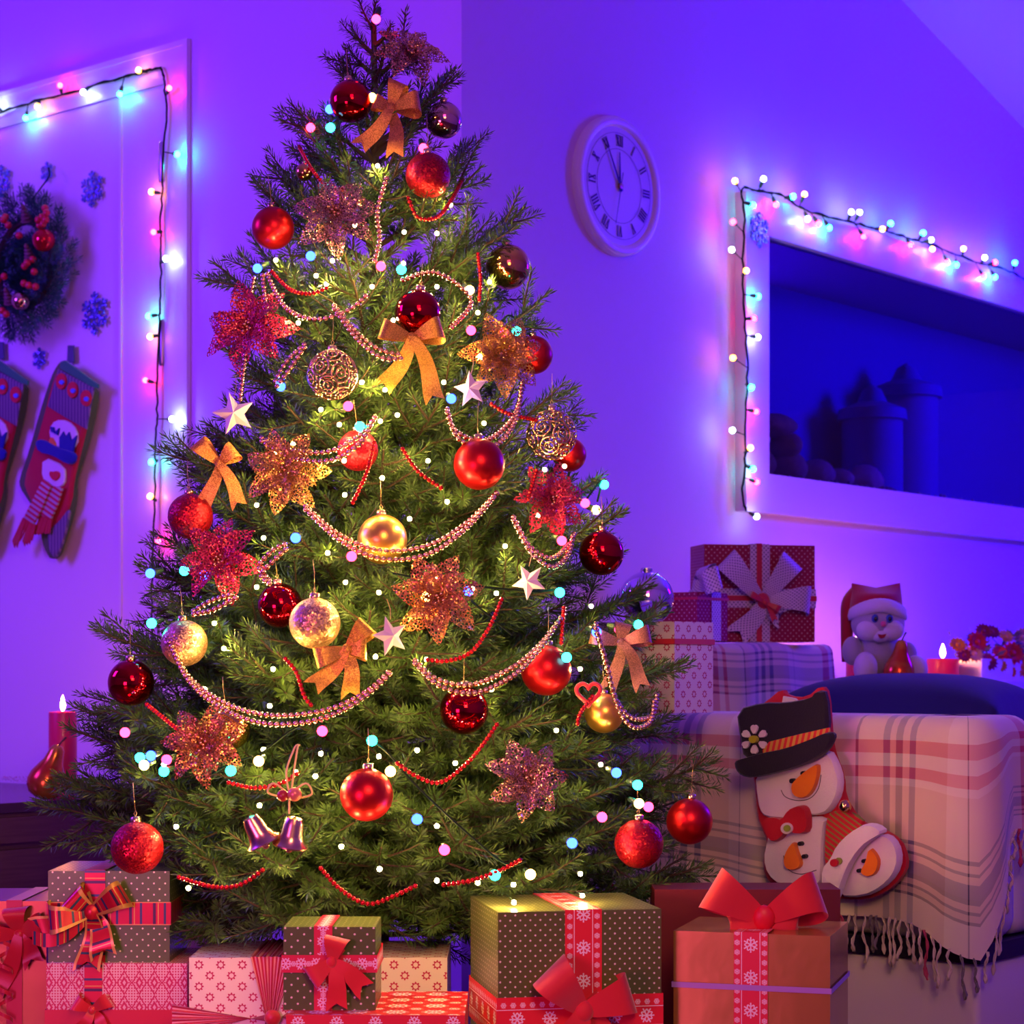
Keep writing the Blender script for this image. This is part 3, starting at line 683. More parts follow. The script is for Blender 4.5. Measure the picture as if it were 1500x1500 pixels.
for k in range(6):
    g = G(); L = .05+.006*k; pts = [Vector((.003*math.sin(i*.9+k), .002*math.cos(i*1.1+k), -L*i/9)) for i in range(10)]
    for ph in (0, PI):
        g.tube([p+Vector((.0016*math.cos(i*1.3+ph), .0016*math.sin(i*1.3+ph), 0)) for i, p in enumerate(pts)], [.0014]*7+[.0022, .0028, .0012], 5)
    tms.append(g)
tmesh = [[g.mesh('tassel', m_) for g in tms] for m_ in TAS]
for i in range(74):
    s = .26+i*(SL-.26)/73; a = s/SL; p = cloth(a, 1.0)
    mi = 1 if (i % 13) in (4,) else 2 if (i % 13) in (8, 9) else 0
    o = link('tassel', tmesh[mi][rnd.randrange(6)], th_); o.location = p-th_.location+Vector((0, 0, .003)); o.rotation_euler = (rnd.uniform(-.1, .1), rnd.uniform(-.1, .1), rnd.uniform(0, 6))
def back_cloth(a, b_):
    u_ = .03+a*.845
    if b_ < .35: v_ = .06+.23*b_/.35; z = .712
    elif b_ < .45: k = (b_-.35)/.1*PI/2; v_ = .29+.022*math.sin(k); z = .69+.022*math.cos(k)
    else: t = (b_-.45)/.55; v_ = .312+.012*t*(1+math.sin(u_*30)); z = .69-.25*t
    z += .003*math.sin(u_*22)*(b_ > .3)
    return uv(u_, v_+.003*math.sin(u_*40), z+.0)
tb = thing('plaid_throw', 'plaid throw spread over the armchair back under the red gifts', 'blanket', uv(.45, .2, .6))
G().grid(back_cloth, 50, 26, lambda a, b_: (a*.845+.06, (.25*b_/.35 if b_ < .35 else .25+.3*(b_-.35)/.65)-.09)).build('cloth', PLAID, tb, True, smooth=True)
# ------------------------------------------------------------------ navy cushion
NAVY = mat('navy_velvet', (.008, .008, .085), .8, sheen=.08, bump=.3, bscale=25)
pc = uv(.66, .62, .54)
cu_ = thing('cushion', 'plump navy velvet cushion on the armchair seat under the toy', 'cushion', pc, RU+.18)
def pil(a, b_):
    x = 2*a-1; y = 2*b_-1; e = (1-abs(x)**2.6)*(1-abs(y)**2.6); h = .11*max(0, e)**.3
    return x*(.205+.02*abs(y)**3), y*(.235+.02*abs(x)**3), h
g = G(); g.grid(lambda a, b_: (pil(a, b_)[0], pil(a, b_)[1], pil(a, b_)[2]), 26, 26); g.grid(lambda a, b_: (pil(1-a, b_)[0], pil(1-a, b_)[1], -pil(1-a, b_)[2]), 26, 26)
g.build('cover', NAVY, cu_, smooth=True)
# ================================================================== patterned papers
PP = {}
PP['red_dot'] = pmat('red_dotted_paper', lambda n, u, v: n.mix(n.dots(u, v, .0125, .0013), (.34, .006, .035), (.8, .5, .5)), .35)
PP['green_dot'] = pmat('green_dotted_paper', lambda n, u, v: n.mix(n.dots(u, v, .0165, .0014), (.085, .125, .026), (.82, .72, .6)), .3, coat=.15)
PP['green_dot_fine'] = pmat('green_dotted_paper_fine', lambda n, u, v: n.mix(n.dots(u, v, .0135, .0013), (.10, .125, .022), (.82, .72, .6)), .3, coat=.15)
def starpaper(n, u, v):
    a, b_ = n.cell(u, v, .031, .031); c, d = n.cell(u, v, .031, .031, .5, .5)
    k = n.m('MAXIMUM', n.ringstar(a, b_, .0058), n.ringstar(c, d, .0058)); return n.mix(k, (.80, .66, .70), (.5, .02, .12))
PP['star'] = pmat('white_star_paper', starpaper, .4)
def diamond(n, u, v):
    a, b_ = n.cell(u, v, .022, .036); d = n.m('ADD', n.m('DIVIDE', n.m('ABSOLUTE', a), .011), n.m('DIVIDE', n.m('ABSOLUTE', b_), .018))
    st = n.m('LESS_THAN', n.m('ABSOLUTE', n.m('SUBTRACT', d, .93)), .10); inn = n.m('LESS_THAN', n.m('ABSOLUTE', n.m('SUBTRACT', d, .38)), .15)
    k = n.m('MAXIMUM', st, inn); dt = n.dots(u, v, .004, .0012, False)
    return n.mix(n.m('MAXIMUM', k, n.m('MULTIPLY', dt, n.m('GREATER_THAN', d, .55))), (.80, .5, .6), (.6, .015, .12))
PP['diamond'] = pmat('pink_diamond_paper', diamond, .4)
def snow(base):
    def f(n, u, v):
        a, b_ = n.cell(u, v, .05, .05); k = n.flake(a, b_, .017)
        c, d = n.cell(u, v, .05, .05, .5, .5); k = n.m('MAXIMUM', k, n.flake(c, d, .009))
        return n.mix(k, base, (.85, .72, .76))
    return f
PP['snow_red'] = pmat('red_snowflake_paper', snow((.66, .012, .03)), .45)
def ribsnow(n, u, v):
    a, b_ = n.cell(u, v, .044, 10, 0, .5); k = n.flake(a, n.m('ADD', v, 0), .0105)
    c, _ = n.cell(u, v, .013, 10, .3, .5); av = n.m('SUBTRACT', n.m('ABSOLUTE', v), .0185)
    k = n.m('MAXIMUM', k, n.flake(c, av, .0042)); ln = n.m('LESS_THAN', n.m('ABSOLUTE', n.m('SUBTRACT', n.m('ABSOLUTE', v), .0125)), .0005)
    return n.mix(n.m('MAXIMUM', k, ln), (.72, .012, .03), (.88, .74, .76))
PP['rib_snow'] = pmat('red_snowflake_ribbon', ribsnow, .45)
def ribflower(n, u, v):
    a, b_ = n.cell(u, v, .02, 10, 0, .5); k = n.flake(a, v, .0085); c, _ = n.cell(u, v, .02, 10, .5, .5)
    return n.mix(n.m('MAXIMUM', k, n.flake(c, v, .004)), (.62, .01, .05), (.85, .6, .75))
PP['rib_flower'] = pmat('red_blossom_ribbon', ribflower, .45)
PP['rib_dot'] = pmat('white_dotted_ribbon', lambda n, u, v: n.mix(n.dots(u, v, .009, .0017), (.74, .58, .74), (.10, .02, .2)), .5)
PP['rib_stripe'] = pmat('red_pinstripe_ribbon', lambda n, u, v: n.mix(n.m('GREATER_THAN', n.m('FRACT', n.m('MULTIPLY', v, 190)), .45), (.75, .3, .42), (.5, .008, .06)), .4)
def tartan(n, u, v):
    fu = n.m('FRACT', n.m('DIVIDE', u, .035)); av = n.m('ABSOLUTE', v)
    cu = n.ramp(fu, [(0, (.5, .01, .03)), (.3, (.05, .02, .06)), (.42, (.5, .01, .03)), (.5, (.6, .35, .06)), (.54, (.5, .01, .03)), (.75, (.03, .06, .12)), (.85, (.5, .01, .03))])
    return n.mix(n.m('GREATER_THAN', av, .0155), cu, (.6, .3, .08))
PP['tartan'] = pmat('tartan_ribbon', tartan, .3, metal=.25)
PP['red_satin'] = mat('red_satin', (.6, .012, .035), .35, sheen=.4)
PP['red_velvet'] = mat('red_velvet', (.62, .012, .02), .7, sheen=.5)
PP['violet_satin'] = mat('violet_satin', (.38, .22, .6), .3)
PP['gold_foil'] = mat('gold_foil', (.46, .25, .055), .2, .5, bump=.5, bscale=11)
PP['copper_foil'] = mat('copper_foil', (.40, .15, .05), .28, .5, bump=.3, bscale=14)
PP['wine'] = mat('wine_paper', (.14, .004, .02), .4)
# ------------------------------------------------------------------ ribbons and bows
def strip(g, path, width, side, uvs=0):
    """flat band; width may vary; side gives the direction of its width"""
    n = len(path)-1; L = [0]
    for i in range(n): L.append(L[-1]+(Vector(path[i+1])-Vector(path[i])).length)
    wd = width if callable(width) else (lambda t: width); sdf = side if callable(side) else (lambda t: side)
    def fn(a, b_):
        i = round(a*n); return Vector(path[i])+Vector(sdf(i/n)).normalized()*wd(i/n)*(b_-.5)
    wm = max(wd(i/n) for i in range(n+1))
    g.grid(fn, n, 4, lambda a, b_: (L[round(a*n)], wm*(b_-.5)))
def bow(parent, loc, right, up, out, L, w_, m_, knot=None, loops=((8, 1), (172, 1)), tails=((-65, 1.2), (-115, 1.2)), H=.32, kr=.16):
    """two fat loops, tails with notched ends, a knot; right/up/out are local unit vectors"""
    right, up, out, loc = Vector(right), Vector(up), Vector(out), Vector(loc)
    bo = bpy.data.objects.new('bow', None); COL.objects.link(bo); bo.parent = parent; bo.location = loc; bo.empty_display_size = .02
    rn = random.Random(int(L*1e5))
    for ang, sc_ in loops:
        a = math.radians(ang); d = right*math.cos(a)+up*math.sin(a); e = -right*math.sin(a)+up*math.cos(a); l = L*sc_
        pts = [d*l*math.sin(PI*t)**.8+out*(l*H*math.sin(2*PI*t)+.004)+e*l*.05*math.sin(2*PI*t) for t in [i/22 for i in range(23)]]
        g = G(); strip(g, pts, lambda t: w_*(.32+.78*math.sin(PI*min(1, max(0, t)))**.7), lambda t, e=e, out=out: e+out*.25*math.sin(PI*t)); g.build('loop', m_, bo, smooth=True)
    for ang, sc_ in tails:
        a = math.radians(ang); d = right*math.cos(a)+up*math.sin(a); e = -right*math.sin(a)+up*math.cos(a); l = L*sc_
        pts = [d*l*t+out*(.006+l*.07*math.sin(t*5+ang))+e*l*.06*math.sin(t*4) for t in [i/14 for i in range(15)]]
        g = G(); strip(g, pts, lambda t: w_*(.35+.6*t**.6), e); k = len(g.v)
        for j in range(5):                        # swallow-tail notch
            i = k-5+j; q = Vector(g.v[i]); q += d*w_*.35*(abs(j-2)/2-.5); g.v[i] = tuple(q)
        g.build('tail', m_, bo, smooth=True)
    g = G().sphere((0, 0, 0), L*kr, 12, 8, (1.0, 1.0, 1.0)); M_ = Matrix((right, up, out)).transposed()
    g.v = [tuple(M_ @ Vector((x, y*1.15, z*.7+.006))) for x, y, z in g.v]; g.build('knot', knot or m_, bo, smooth=True)
    return bo
def gift(label, p, rz, w_, d_, h_, paper, name='gift_box', group=None):
    """local: front face at y=0, x centred, base z=0"""
    t = thing(name, label, 'gift', p, rz, group)
    G().box(-w_/2, w_/2, 0, d_, 0, h_).build('wrapped_box', paper, t, smooth=False)
    return t
def vband(t, x, w_, d_, h_, m_, e=.0016, name='ribbon'):
    g = G(); pts = [(x, -e, 0), (x, -e, h_*.5), (x, -e, h_+e), (x, d_*.5, h_+e), (x, d_+e, h_+e), (x, d_+e, 0)]
    strip(g, pts, w_, (1, 0, 0)); return g.build(name, m_, t, smooth=False)
def hband(t, z, w_, bw, d_, m_, e=.0022, name='ribbon'):
    g = G(); pts = [(-bw/2-e, d_+e, z), (-bw/2-e, -e, z), (0, -e, z), (bw/2+e, -e, z), (bw/2+e, d_+e, z), (-bw/2-e, d_+e, z)]
    strip(g, pts, w_, (0, 0, 1)); return g.build(name, m_, t, smooth=False)
X_, Y_, Z_ = (1, 0, 0), (0, 1, 0), (0, 0, 1); FR = (0, -1, 0)
# ------------------------------------------------------------------ gifts on the armchair
BZ = .716
p = P(1113, 940, 4.40); p.z = BZ
t = gift('large red dotted gift with a big white ribbon bow on the armchair back', p, math.radians(12), .245, .10, .205, PP['red_dot'])
vband(t, .0, .044, .10, .205, PP['rib_dot']); vband(t, -.002, .012, .10, .205, PP['red_satin'], .003); hband(t, .092, .04, .245, .10, PP['rib_dot']); hband(t, .092, .011, .245, .10, PP['red_satin'], .0034)
bow(t, (.0, -.012, .085), X_, Z_, FR, .105, .055, PP['rib_dot'], PP['red_satin'], ((132, 1.15), (52, 1.05), (0, 1.0)), ((-125, .85), (-35, .5)), H=.22)
bow(t, (.0, -.03, .082), X_, Z_, FR, .035, .014, PP['red_satin'], None, ((150, 1), (-30, 1)), ((-60, 1.2),))
p = P(1021, 940, 4.2); p.z = BZ
t = gift('small red dotted gift with a white bow beside the large dotted one', p+U*.055, RU, .11, .085, .098, PP['red_dot'])
vband(t, .012, .034, .085, .098, PP['rib_dot']); hband(t, .085, .006, .11, .085, PP['red_satin'])
bow(t, (.0, .02, .112), (.62, .78, 0), Z_, (.6, -.6, .5), .055, .045, PP['rib_dot'], PP['red_satin'], ((10, 1), (170, 1), (90, .7)), (), H=.35)
p = on_z(988, 1045, .584)
t = gift('white gift printed with small red stars standing on the armchair arm', p+U*.056, RU, .112, .20, .151, PP['star'])
hband(t, .118, .009, .112, .20, PP['red_satin'])
bp_ = p+U*.056
q = P(947, 870, 3.76)
sb = thing('silver_ball', 'large mirrored silver ball resting on the white star gift', 'ornament', (q.x, q.y, .584+.151))
G().sphere((0, 0, .0495), .0495, 40, 26).build('globe', mat('mirror_silver', (.85, .84, .88), .03, 1), sb, smooth=True)
G().lathe([(.010, .094), (.011, .096), (.0105, .104), (.006, .106)], 14).build('cap', mat('silver_cap', (.7, .7, .72), .25, 1), sb)
# ------------------------------------------------------------------ plush toy with santa hat
tp = uv(.735, .50, .628); toy = thing('plush_toy', 'grey plush toy in a red Santa hat sitting on the navy cushion', 'toy', tp, -.08)
PL = mat('plush_grey', (.42, .38, .44), .95, sheen=.8, bump=.5, bscale=260); PLW = mat('plush_white', (.72, .66, .72), .95, sheen=.8, bump=.5, bscale=260)
HAT = mat('hat_felt', (.45, .008, .02), .85, sheen=.4)
S = 1.0
G().sphere((0, .005, .062), .048, 24, 16, (1, .85, 1.25)).build('body', PL, toy, smooth=True)
hd = G().sphere((0, -.012, .124), .052, 28, 18, (1.06, .92, .84)).build('head', PL, toy, smooth=True)
G().sphere((-.021, -.044, .110), .023, 16, 10, (1.15, .8, .95)).build('cheek', PLW, hd, smooth=True); G().sphere((.025, -.044, .110), .023, 16, 10, (1.1, .8, .95)).build('cheek', PLW, hd, smooth=True)
G().sphere((.002, -.050, .098), .016, 14, 9, (1.2, .7, .8)).build('chin', PLW, hd, smooth=True)
G().sphere((.006, -.066, .122), .0062, 12, 8).build('nose', mat('toy_nose', (.8, .15, .25), .5), hd, smooth=True)
g = G().slab([(-.006, -.0685, .102), (.002, -.070, .100), (.012, -.0685, .102), (.008, -.068, .094), (.002, -.0675, .092), (-.003, -.068, .094)], (0, -1, 0), .002); g.build('mouth', mat('toy_mouth', (.4, .01, .02), .6), hd)
for x in (-.010, .019):
    e = G().sphere((x, -.0565, .133), .0085, 14, 10, (.85, .6, 1.1)).build('eye', mat('toy_eye', (.05, .1, .35), .15), hd, smooth=True)
    G().sphere((x+.0005, -.0615, .1325), .0045, 10, 8, (.8, .35, 1)).build('pupil', mat('toy_pupil', (.005, .005, .02), .1), e, smooth=True)
G().sphere((-.052, -.012, .068), .024, 16, 12, (.9, 1, 1.25)).build('paw', PL, toy, smooth=True); G().sphere((.062, -.0, .058), .022, 16, 12, (.9, 1, 1.3)).build('paw', PL, toy, smooth=True)
G().sphere((-.028, -.042, .032), .026, 18, 12, (.95, .9, 1.3)).build('foot', PLW, toy, smooth=True); G().sphere((.074, -.038, .03), .026, 18, 12, (.95, .9, 1.1)).build('foot', PLW, toy, smooth=True)
hr = G(); hr.lathe([(.050, 0), (.058, .004), (.060, .014), (.057, .026), (.05, .030), (.046, .012)], 32, cap=False); hr.v = [(x*1.02, y*.98+z*.35-.008, z+.144-y*.04-5*x*x) for x, y, z in hr.v]
hr.build('hat_band', PLW, toy, smooth=True)
def hatf(a, b_):
    th = 2*PI*a; r = .055*(1-.06*b_); x, y = r*math.cos(th), r*math.sin(th)
    z = .162+.037*b_
    fl = max(0, b_-.55)/.45; x = x*(1-.04*fl); y = y*(1-.9*fl)+.01*b_; z += .010*fl*abs(math.cos(th))
    return x-.002, y+.002, z-5*x*x*(1-b_)
g = G().grid(hatf, 28, 9); g.build('hat_crown', HAT, toy, smooth=True)
g = G().tube(smoothpath([(-.04, .015, .185), (-.056, .02, .165), (-.06, .022, .12), (-.062, .024, .075), (-.063, .024, .045)], 5), [.02-.0006*i for i in range(21)], 10); g.build('hat_tail', HAT, toy, smooth=True)
pq = tp+Vector((.028, -.072, -.006)); pear('gilded pear held between the feet of the plush toy', pq, .098, .12, .4)
# ------------------------------------------------------------------ white slatted side table
TZ = .63; st = thing('side_table', 'white slatted side table with candles and flowers behind the armchair', 'table', uv(1.6, .22, 0), RU)
g = G().box(-.55, .75, -.18, .18, TZ-.022, TZ); g.build('table_top', WHITE, st)
G().box(-.54, .74, -.172, -.155, TZ-.06, TZ-.022).build('apron', WHITE, st); G().box(-.54, .74, -.172, -.155, .12, .16).build('rail', WHITE, st)
for k in range(26): G().box(-.53+k*.05, -.515+k*.05, -.168, -.158, .16, TZ-.06).build('slat', WHITE, st)
for x in (-.54, .71):
    for y in (-.175, .145): G().box(x, x+.03, y, y+.03, 0, TZ-.022).build('leg', WHITE, st)
def on_table(px, v_):
    k = (px-CX)/F; a = C0+V*v_; u_ = (k*a.y-a.x)/(U.x-k*U.y); return uv(u_, v_, TZ)
candle('short red candle burning beside the white flower planter', on_table(1381, .25), .039, .055, 1.25)
candle('red candle burning behind the plush toy on the slatted table', on_table(1258, .2), .03, .10, 1.8)
# planter and flowers
pt = on_table(1452, .27); fl = thing('flower_planter', 'white planter filled with red, orange and yellow flowers', 'flowers', pt, RU)
g = G(); g.box(-.16, .24, -.055, -.048, 0, .055); g.box(-.16, .24, .048, .055, 0, .055); g.box(-.16, -.153, -.048, .048, 0, .055); g.box(.233, .24, -.048, .048, 0, .055); g.box(-.16, .24, -.048, .048, 0, .035); g.build('trough', WHITE, fl)
g = G(); rnd = random.Random(21)
for k in range(170):
    a = Vector((rnd.uniform(-.16, .26), rnd.uniform(-.06, .05), rnd.uniform(.04, .12))); d = Vector((rnd.uniform(-1, 1), rnd.uniform(-1, .4), rnd.uniform(-.2, 1))).normalized(); e = d.orthogonal().normalized()*.006; l = rnd.uniform(.02, .04)
    g.add([a, a+d*l*.5+e, a+d*l, a+d*l*.5-e], [(0, 1, 2, 3)])
tag(g.build('leaves', mat('dusky_leaf', (.09, .06, .09), .6, vary=.5, bscale=30), fl, smooth=False), kind='stuff')
FC = {'red': (.7, .03, .02), 'orange': (.8, .25, .03), 'yellow': (.8, .42, .05), 'peach': (.75, .42, .25), 'wine': (.25, .01, .05)}
_fm = {}
def flower_mesh(c):
    if c in _fm: return _fm[c]
    g = G()
    for k in range(13):
        a = 2*PI*k/13
        for r0, r1, z1, w_ in ((.3, 1, .12, .2), (.2, .75, .28, .18)):
            aa = a+(.2 if r1 < .9 else 0); d = Vector((math.cos(aa), math.sin(aa), 0)); e = Vector((-d.y, d.x, 0))
            g.add([d*r0*.6, d*(r0+r1)*.5+e*w_+Vector((0, 0, z1)), d*r1+Vector((0, 0, z1*.8)), d*(r0+r1)*.5-e*w_+Vector((0, 0, z1))], [(0, 1, 2, 3)])
    g.sphere((0, 0, .08), .27, 10, 6, (1, 1, .6)); k = len(g.f)
    _fm[c] = g.mesh('flower', mat('petal_'+c, FC[c], .6)); return _fm[c]
for x, y, c, r in ((1431, 941, 'red', .021), (1427, 958, 'peach', .018), (1403, 945, 'orange', .016), (1453, 926, 'wine', .016), (1473, 933, 'yellow', .016), (1483, 957, 'red', .023), (1465, 956, 'red', .016), (1494, 981, 'orange', .023), (1497, 934, 'peach', .02), (1440, 925, 'wine', .016), (1465, 975, 'yellow', .014), (1480, 994, 'orange', .013), (1448, 970, 'wine', .018), (1412, 960, 'wine', .015)):
    o = link('flower', flower_mesh(c), fl); q = RW(x, y, .32) - pt
    o.location = (q.dot(U), -q.dot(V), max(q.z, r*1.45+.004)); o.scale = (r*1.45, r*1.45, r*1.45); o.rotation_euler = (1.2+rnd.uniform(-.4, .4), rnd.uniform(-.4, .4)-.3, -.5)
# ================================================================== snowman stocking hanging over the arm
SU = -.078
def SPL(px, py, off=0): return hit(px, py, uv(SU-off, 0, 0), U)
cv8 = lambda x, y: (1060+x/4.41, 990+y/4.41)
ss = thing('christmas_stocking', 'three-faced snowman stocking in a black top hat hanging on the plaid throw', 'stocking', SPL(1170, 1200))
B = lambda name, pts, m_, off, th, **k: felt_piece(ss, name, pts, m_, cv8, SPL, -U, off, th, **k)
FW_ = felt('cotton', (.76, .70, .72)); FR_ = felt('scarlet', (.5, .01, .025)); FB_ = felt('black', (.018, .014, .03)); FO_ = felt('orange', (.85, .22, .015))
def spuv(p): q = Vector(p)-C0; return (q.dot(V), q.z)
B('back', [(300, 165), (400, 80), (432, 130), (560, 140), (655, 58), (692, 110), (708, 340), (722, 480), (785, 640), (795, 780), (855, 880), (905, 945), (1040, 985), (1155, 1055), (1200, 1170), (1195, 1255), (1120, 1355), (1000, 1428), (880, 1445), (740, 1430), (660, 1372), (500, 1390), (360, 1375), (288, 1290), (276, 1180), (306, 1070), (276, 1000), (236, 900), (222, 640), (160, 500), (110, 300)], FR_, 0, .018)
B('lining', [(395, 185), (405, 130), (480, 145), (520, 175)], FW_, .008, .011, rnd_=0)
B('snowman_face', [(222, 640), (330, 600), (600, 520), (700, 470), (752, 560), (782, 660), (772, 760), (732, 840), (682, 892), (560, 902), (420, 922), (285, 912), (248, 860), (232, 760)], FW_, .0185, .013, dome=.002)
B('snowman_face', [(300, 1075), (318, 1000), (380, 925), (470, 910), (692, 905), (674, 1000), (667, 1200), (662, 1368), (500, 1374), (385, 1352), (305, 1285), (279, 1180)], FW_, .0185, .013, dome=.002)
B('hat_crown', [(98, 218), (270, 170), (420, 172), (600, 138), (632, 90), (682, 105), (702, 360), (640, 420), (250, 515), (150, 540), (122, 400)], FB_, .033, .012)
HB = pmat('striped_hat_band', lambda n, u, v: n.mix(n.m('GREATER_THAN', n.m('FRACT', n.m('MULTIPLY', n.m('SUBTRACT', u, n.m('MULTIPLY', v, .25)), 95)), .5), (.62, .02, .03), (.62, .36, .05)), .8)
B('hat_band', [(255, 480), (300, 425), (500, 375), (688, 333), (692, 360), (600, 410), (420, 470), (262, 510)], HB, .0455, .004, rnd_=0, uvs=spuv)
B('hat_brim', [(84, 552), (125, 538), (250, 500), (420, 468), (600, 402), (690, 360), (728, 368), (732, 402), (690, 482), (600, 545), (480, 594), (330, 634), (200, 660), (128, 645), (92, 602)], FB_, .047, .012)
def eye(x, y, r=17): B('eye', blob(x, y, r, 12), felt('bead_black', (.01, .01, .015)), .0335, .006, rnd_=0, dome=.002)
B('carrot_nose', [(448, 712), (478, 668), (560, 600), (625, 560), (630, 620), (602, 722), (562, 778), (510, 793), (462, 772)], FO_, .034, .008, dome=.002)
eye(455, 678); eye(527, 630)
INKF = mat('stitch_black', (.03, .02, .03), .8)
felt_line(ss, 'stitched_smile', [(372, 738), (400, 782), (480, 806), (560, 790), (612, 728), (630, 640)], INKF, cv8, SPL, .0335, .0007)
B('carrot_nose', [(472, 1062), (487, 1130), (517, 1200), (507, 1237), (460, 1257), (413, 1242), (403, 1180), (430, 1110)], FO_, .034, .008, dome=.002)
eye(507, 1083, 15); eye(533, 1165, 15)
felt_line(ss, 'stitched_smile', [(388, 1160), (400, 1222), (440, 1266), (510, 1280), (600, 1255)], INKF, cv8, SPL, .0335, .0007)
SH = pmat('striped_santa_hat', lambda n, u, v: n.mix(n.m('GREATER_THAN', n.m('FRACT', n.m('MULTIPLY', n.m('ADD', v, n.m('MULTIPLY', u, .6)), 105)), .72), (.5, .012, .02), (.2, .26, .04)), .85)
B('santa_hat', [(686, 890), (740, 868), (852, 878), (935, 955), (850, 1005), (765, 1095), (705, 1210), (664, 1240), (670, 1000)], SH, .033, .009, uvs=spuv)
B('snowman_face', [(1000, 1028), (1082, 1018), (1142, 1080), (1163, 1180), (1132, 1282), (1042, 1372), (920, 1428), (760, 1424), (790, 1290), (850, 1180), (930, 1080)], FW_, .0185, .014, dome=.002)
FUR = mat('white_fur', (.78, .72, .74), .95, sheen=.8, bump=.8, bscale=180)
B('fur_cuff', [(662, 1245), (720, 1180), (760, 1090), (850, 1000), (940, 948), (1012, 955), (1070, 1000), (1005, 1035), (932, 1085), (855, 1185), (805, 1292), (765, 1422), (735, 1452), (700, 1420), (662, 1372)], FUR, .043, .012, dome=.006)
B('carrot_nose', [(957, 1102), (1002, 1150), (1020, 1200), (1002, 1272), (950, 1300), (908, 1282), (903, 1255), (935, 1200)], FO_, .034, .008, dome=.002)
eye(918, 1195, 14); eye(886, 1257, 14)
felt_line(ss, 'stitched_smile', [(1020, 1150), (1042, 1210), (1010, 1285), (940, 1320), (865, 1336)], INKF, cv8, SPL, .0335, .0007)
bt = B('bow_tie', [(275, 940), (298, 912), (370, 912), (402, 930), (450, 858), (510, 832), (552, 842), (573, 900), (573, 1000), (520, 1023), (430, 1000), (392, 1052), (340, 1075), (308, 1040)], FR_, .033, .013, dome=.003)
bn_ = B('button', blob(413, 985, 37, 18), mat('button_white', (.8, .78, .74), .3), .049, .005, rnd_=0)
B('button_centre', blob(411, 985, 23, 14), mat('button_green', (.3, .5, .05), .3), .0545, .002, rnd_=0)
B('holly_leaf', blob(745, 1197, 24, 10), felt('holly', (.25, .35, .05)), .062, .003, rnd_=0); B('holly_berry', blob(722, 1207, 26, 12), FR_, .064, .006, rnd_=0)
for k in range(6):
    a = PI/6+k*PI/3; cx, cy = 203+62*math.cos(a), 410+68*math.sin(a)
    B('daisy_petal', [(203+24*math.cos(a), 410+24*math.sin(a)), (cx+28*math.cos(a+1.4), cy+28*math.sin(a+1.4)), (cx+30*math.cos(a+.4), cy+30*math.sin(a+.4)), (cx+20*math.cos(a), cy+20*math.sin(a)), (cx+30*math.cos(a-.4), cy+30*math.sin(a-.4)), (cx+28*math.cos(a-1.4), cy+28*math.sin(a-1.4))], FW_, .0465, .004)
B('daisy_centre', blob(203, 410, 26, 14), mat('daisy_green', (.45, .5, .03), .2), .0505, .006, rnd_=0, dome=.002)
jb = SPL(*cv8(785, 842), .045)-ss.location
o = G().sphere((0, 0, 0), .0105, 18, 12).build('jingle_bell', mat('bell_gold', (.75, .5, .2), .15, 1), ss, smooth=True); o.location = jb
# ================================================================== gifts on the floor
def gp(px, Y, z=0): return Vector(((px-CX)/F*Y, Y, z))
def pxw(n, Y): return n/F*Y
def topz(py, Y): return CZ-(py-HY)/F*Y
# far left copper box
Y = 3.14; h = topz(1320, Y); wd = .20
t = gift('copper foil gift with a red ribbon bow beside the pink diamond box', gp(68, Y)-Vector((wd/2, 0, 0)), 0, wd, .19, h, PP['copper_foil'])
zb = topz(1368, Y); hband(t, zb, .03, wd, .19, PP['red_satin']); vband(t, .052, .024, .19, h, PP['red_satin'])
bow(t, (.062, -.008, zb), X_, Z_, FR, .052, .034, PP['red_satin'], None, ((25, .8), (170, 1.1), (95, .8)), ((-62, .9), (-112, 1.9)), H=.4)
g = G(); pts = [(.04+.012*math.sin(k*.9), -.012-.010*math.cos(k*.9), zb-.01-k*.0052) for k in range(24)]; strip(g, smoothpath(pts, 3), .006, Z_); g.build('curled_ribbon', PP['red_satin'], t, smooth=True)
# pink diamond box with the green dotted box on it
Y = 3.04; w2 = pxw(206, Y); h2 = topz(1411, Y)
t = gift('pink gift with red diamond pattern under the tartan-ribboned green one', gp(171, Y), 0, w2, .17, h2, PP['diamond'])
vband(t, -.034, .026, .17, h2, PP['tartan']); hband(t, topz(1497, Y), .036, w2, .17, PP['red_satin'])
bow(t, (-.034, -.006, topz(1478, Y)), X_, Z_, FR, .036, .022, PP['red_satin'], None, ((30, .8), (150, .8)), ((-60, 1), (-120, 1)))
Y = 3.05; w3 = pxw(178, Y); h3 = topz(1276, Y)-h2
t = gift('green dotted gift tied with tartan ribbon, topmost of its stack', gp(159.5, Y, h2), 0, w3, .165, h3, PP['green_dot'])
vband(t, -.020, .030, .165, h3, PP['tartan']); hb = topz(1338, Y)-h2; hband(t, hb, .034, w3, .165, PP['tartan'])
bow(t, (-.022, -.012, hb+.004), X_, Z_, FR, .066, .042, PP['tartan'], None, ((28, .85), (187, .95), (140, .6)), ((-72, .95), (-92, 1.2), (-160, 1.25)), H=.35)
bp2 = Vector((-.022, -.012, hb+.004))
g = G(); strip(g, smoothpath([bp2, bp2+Vector((-.03, -.012, -.03)), bp2+Vector((-.06, -.016, -.04)), bp2+Vector((-.085, -.012, -.036))], 6), .02, Z_); g.build('ribbon_end', PP['tartan'], t, smooth=True)
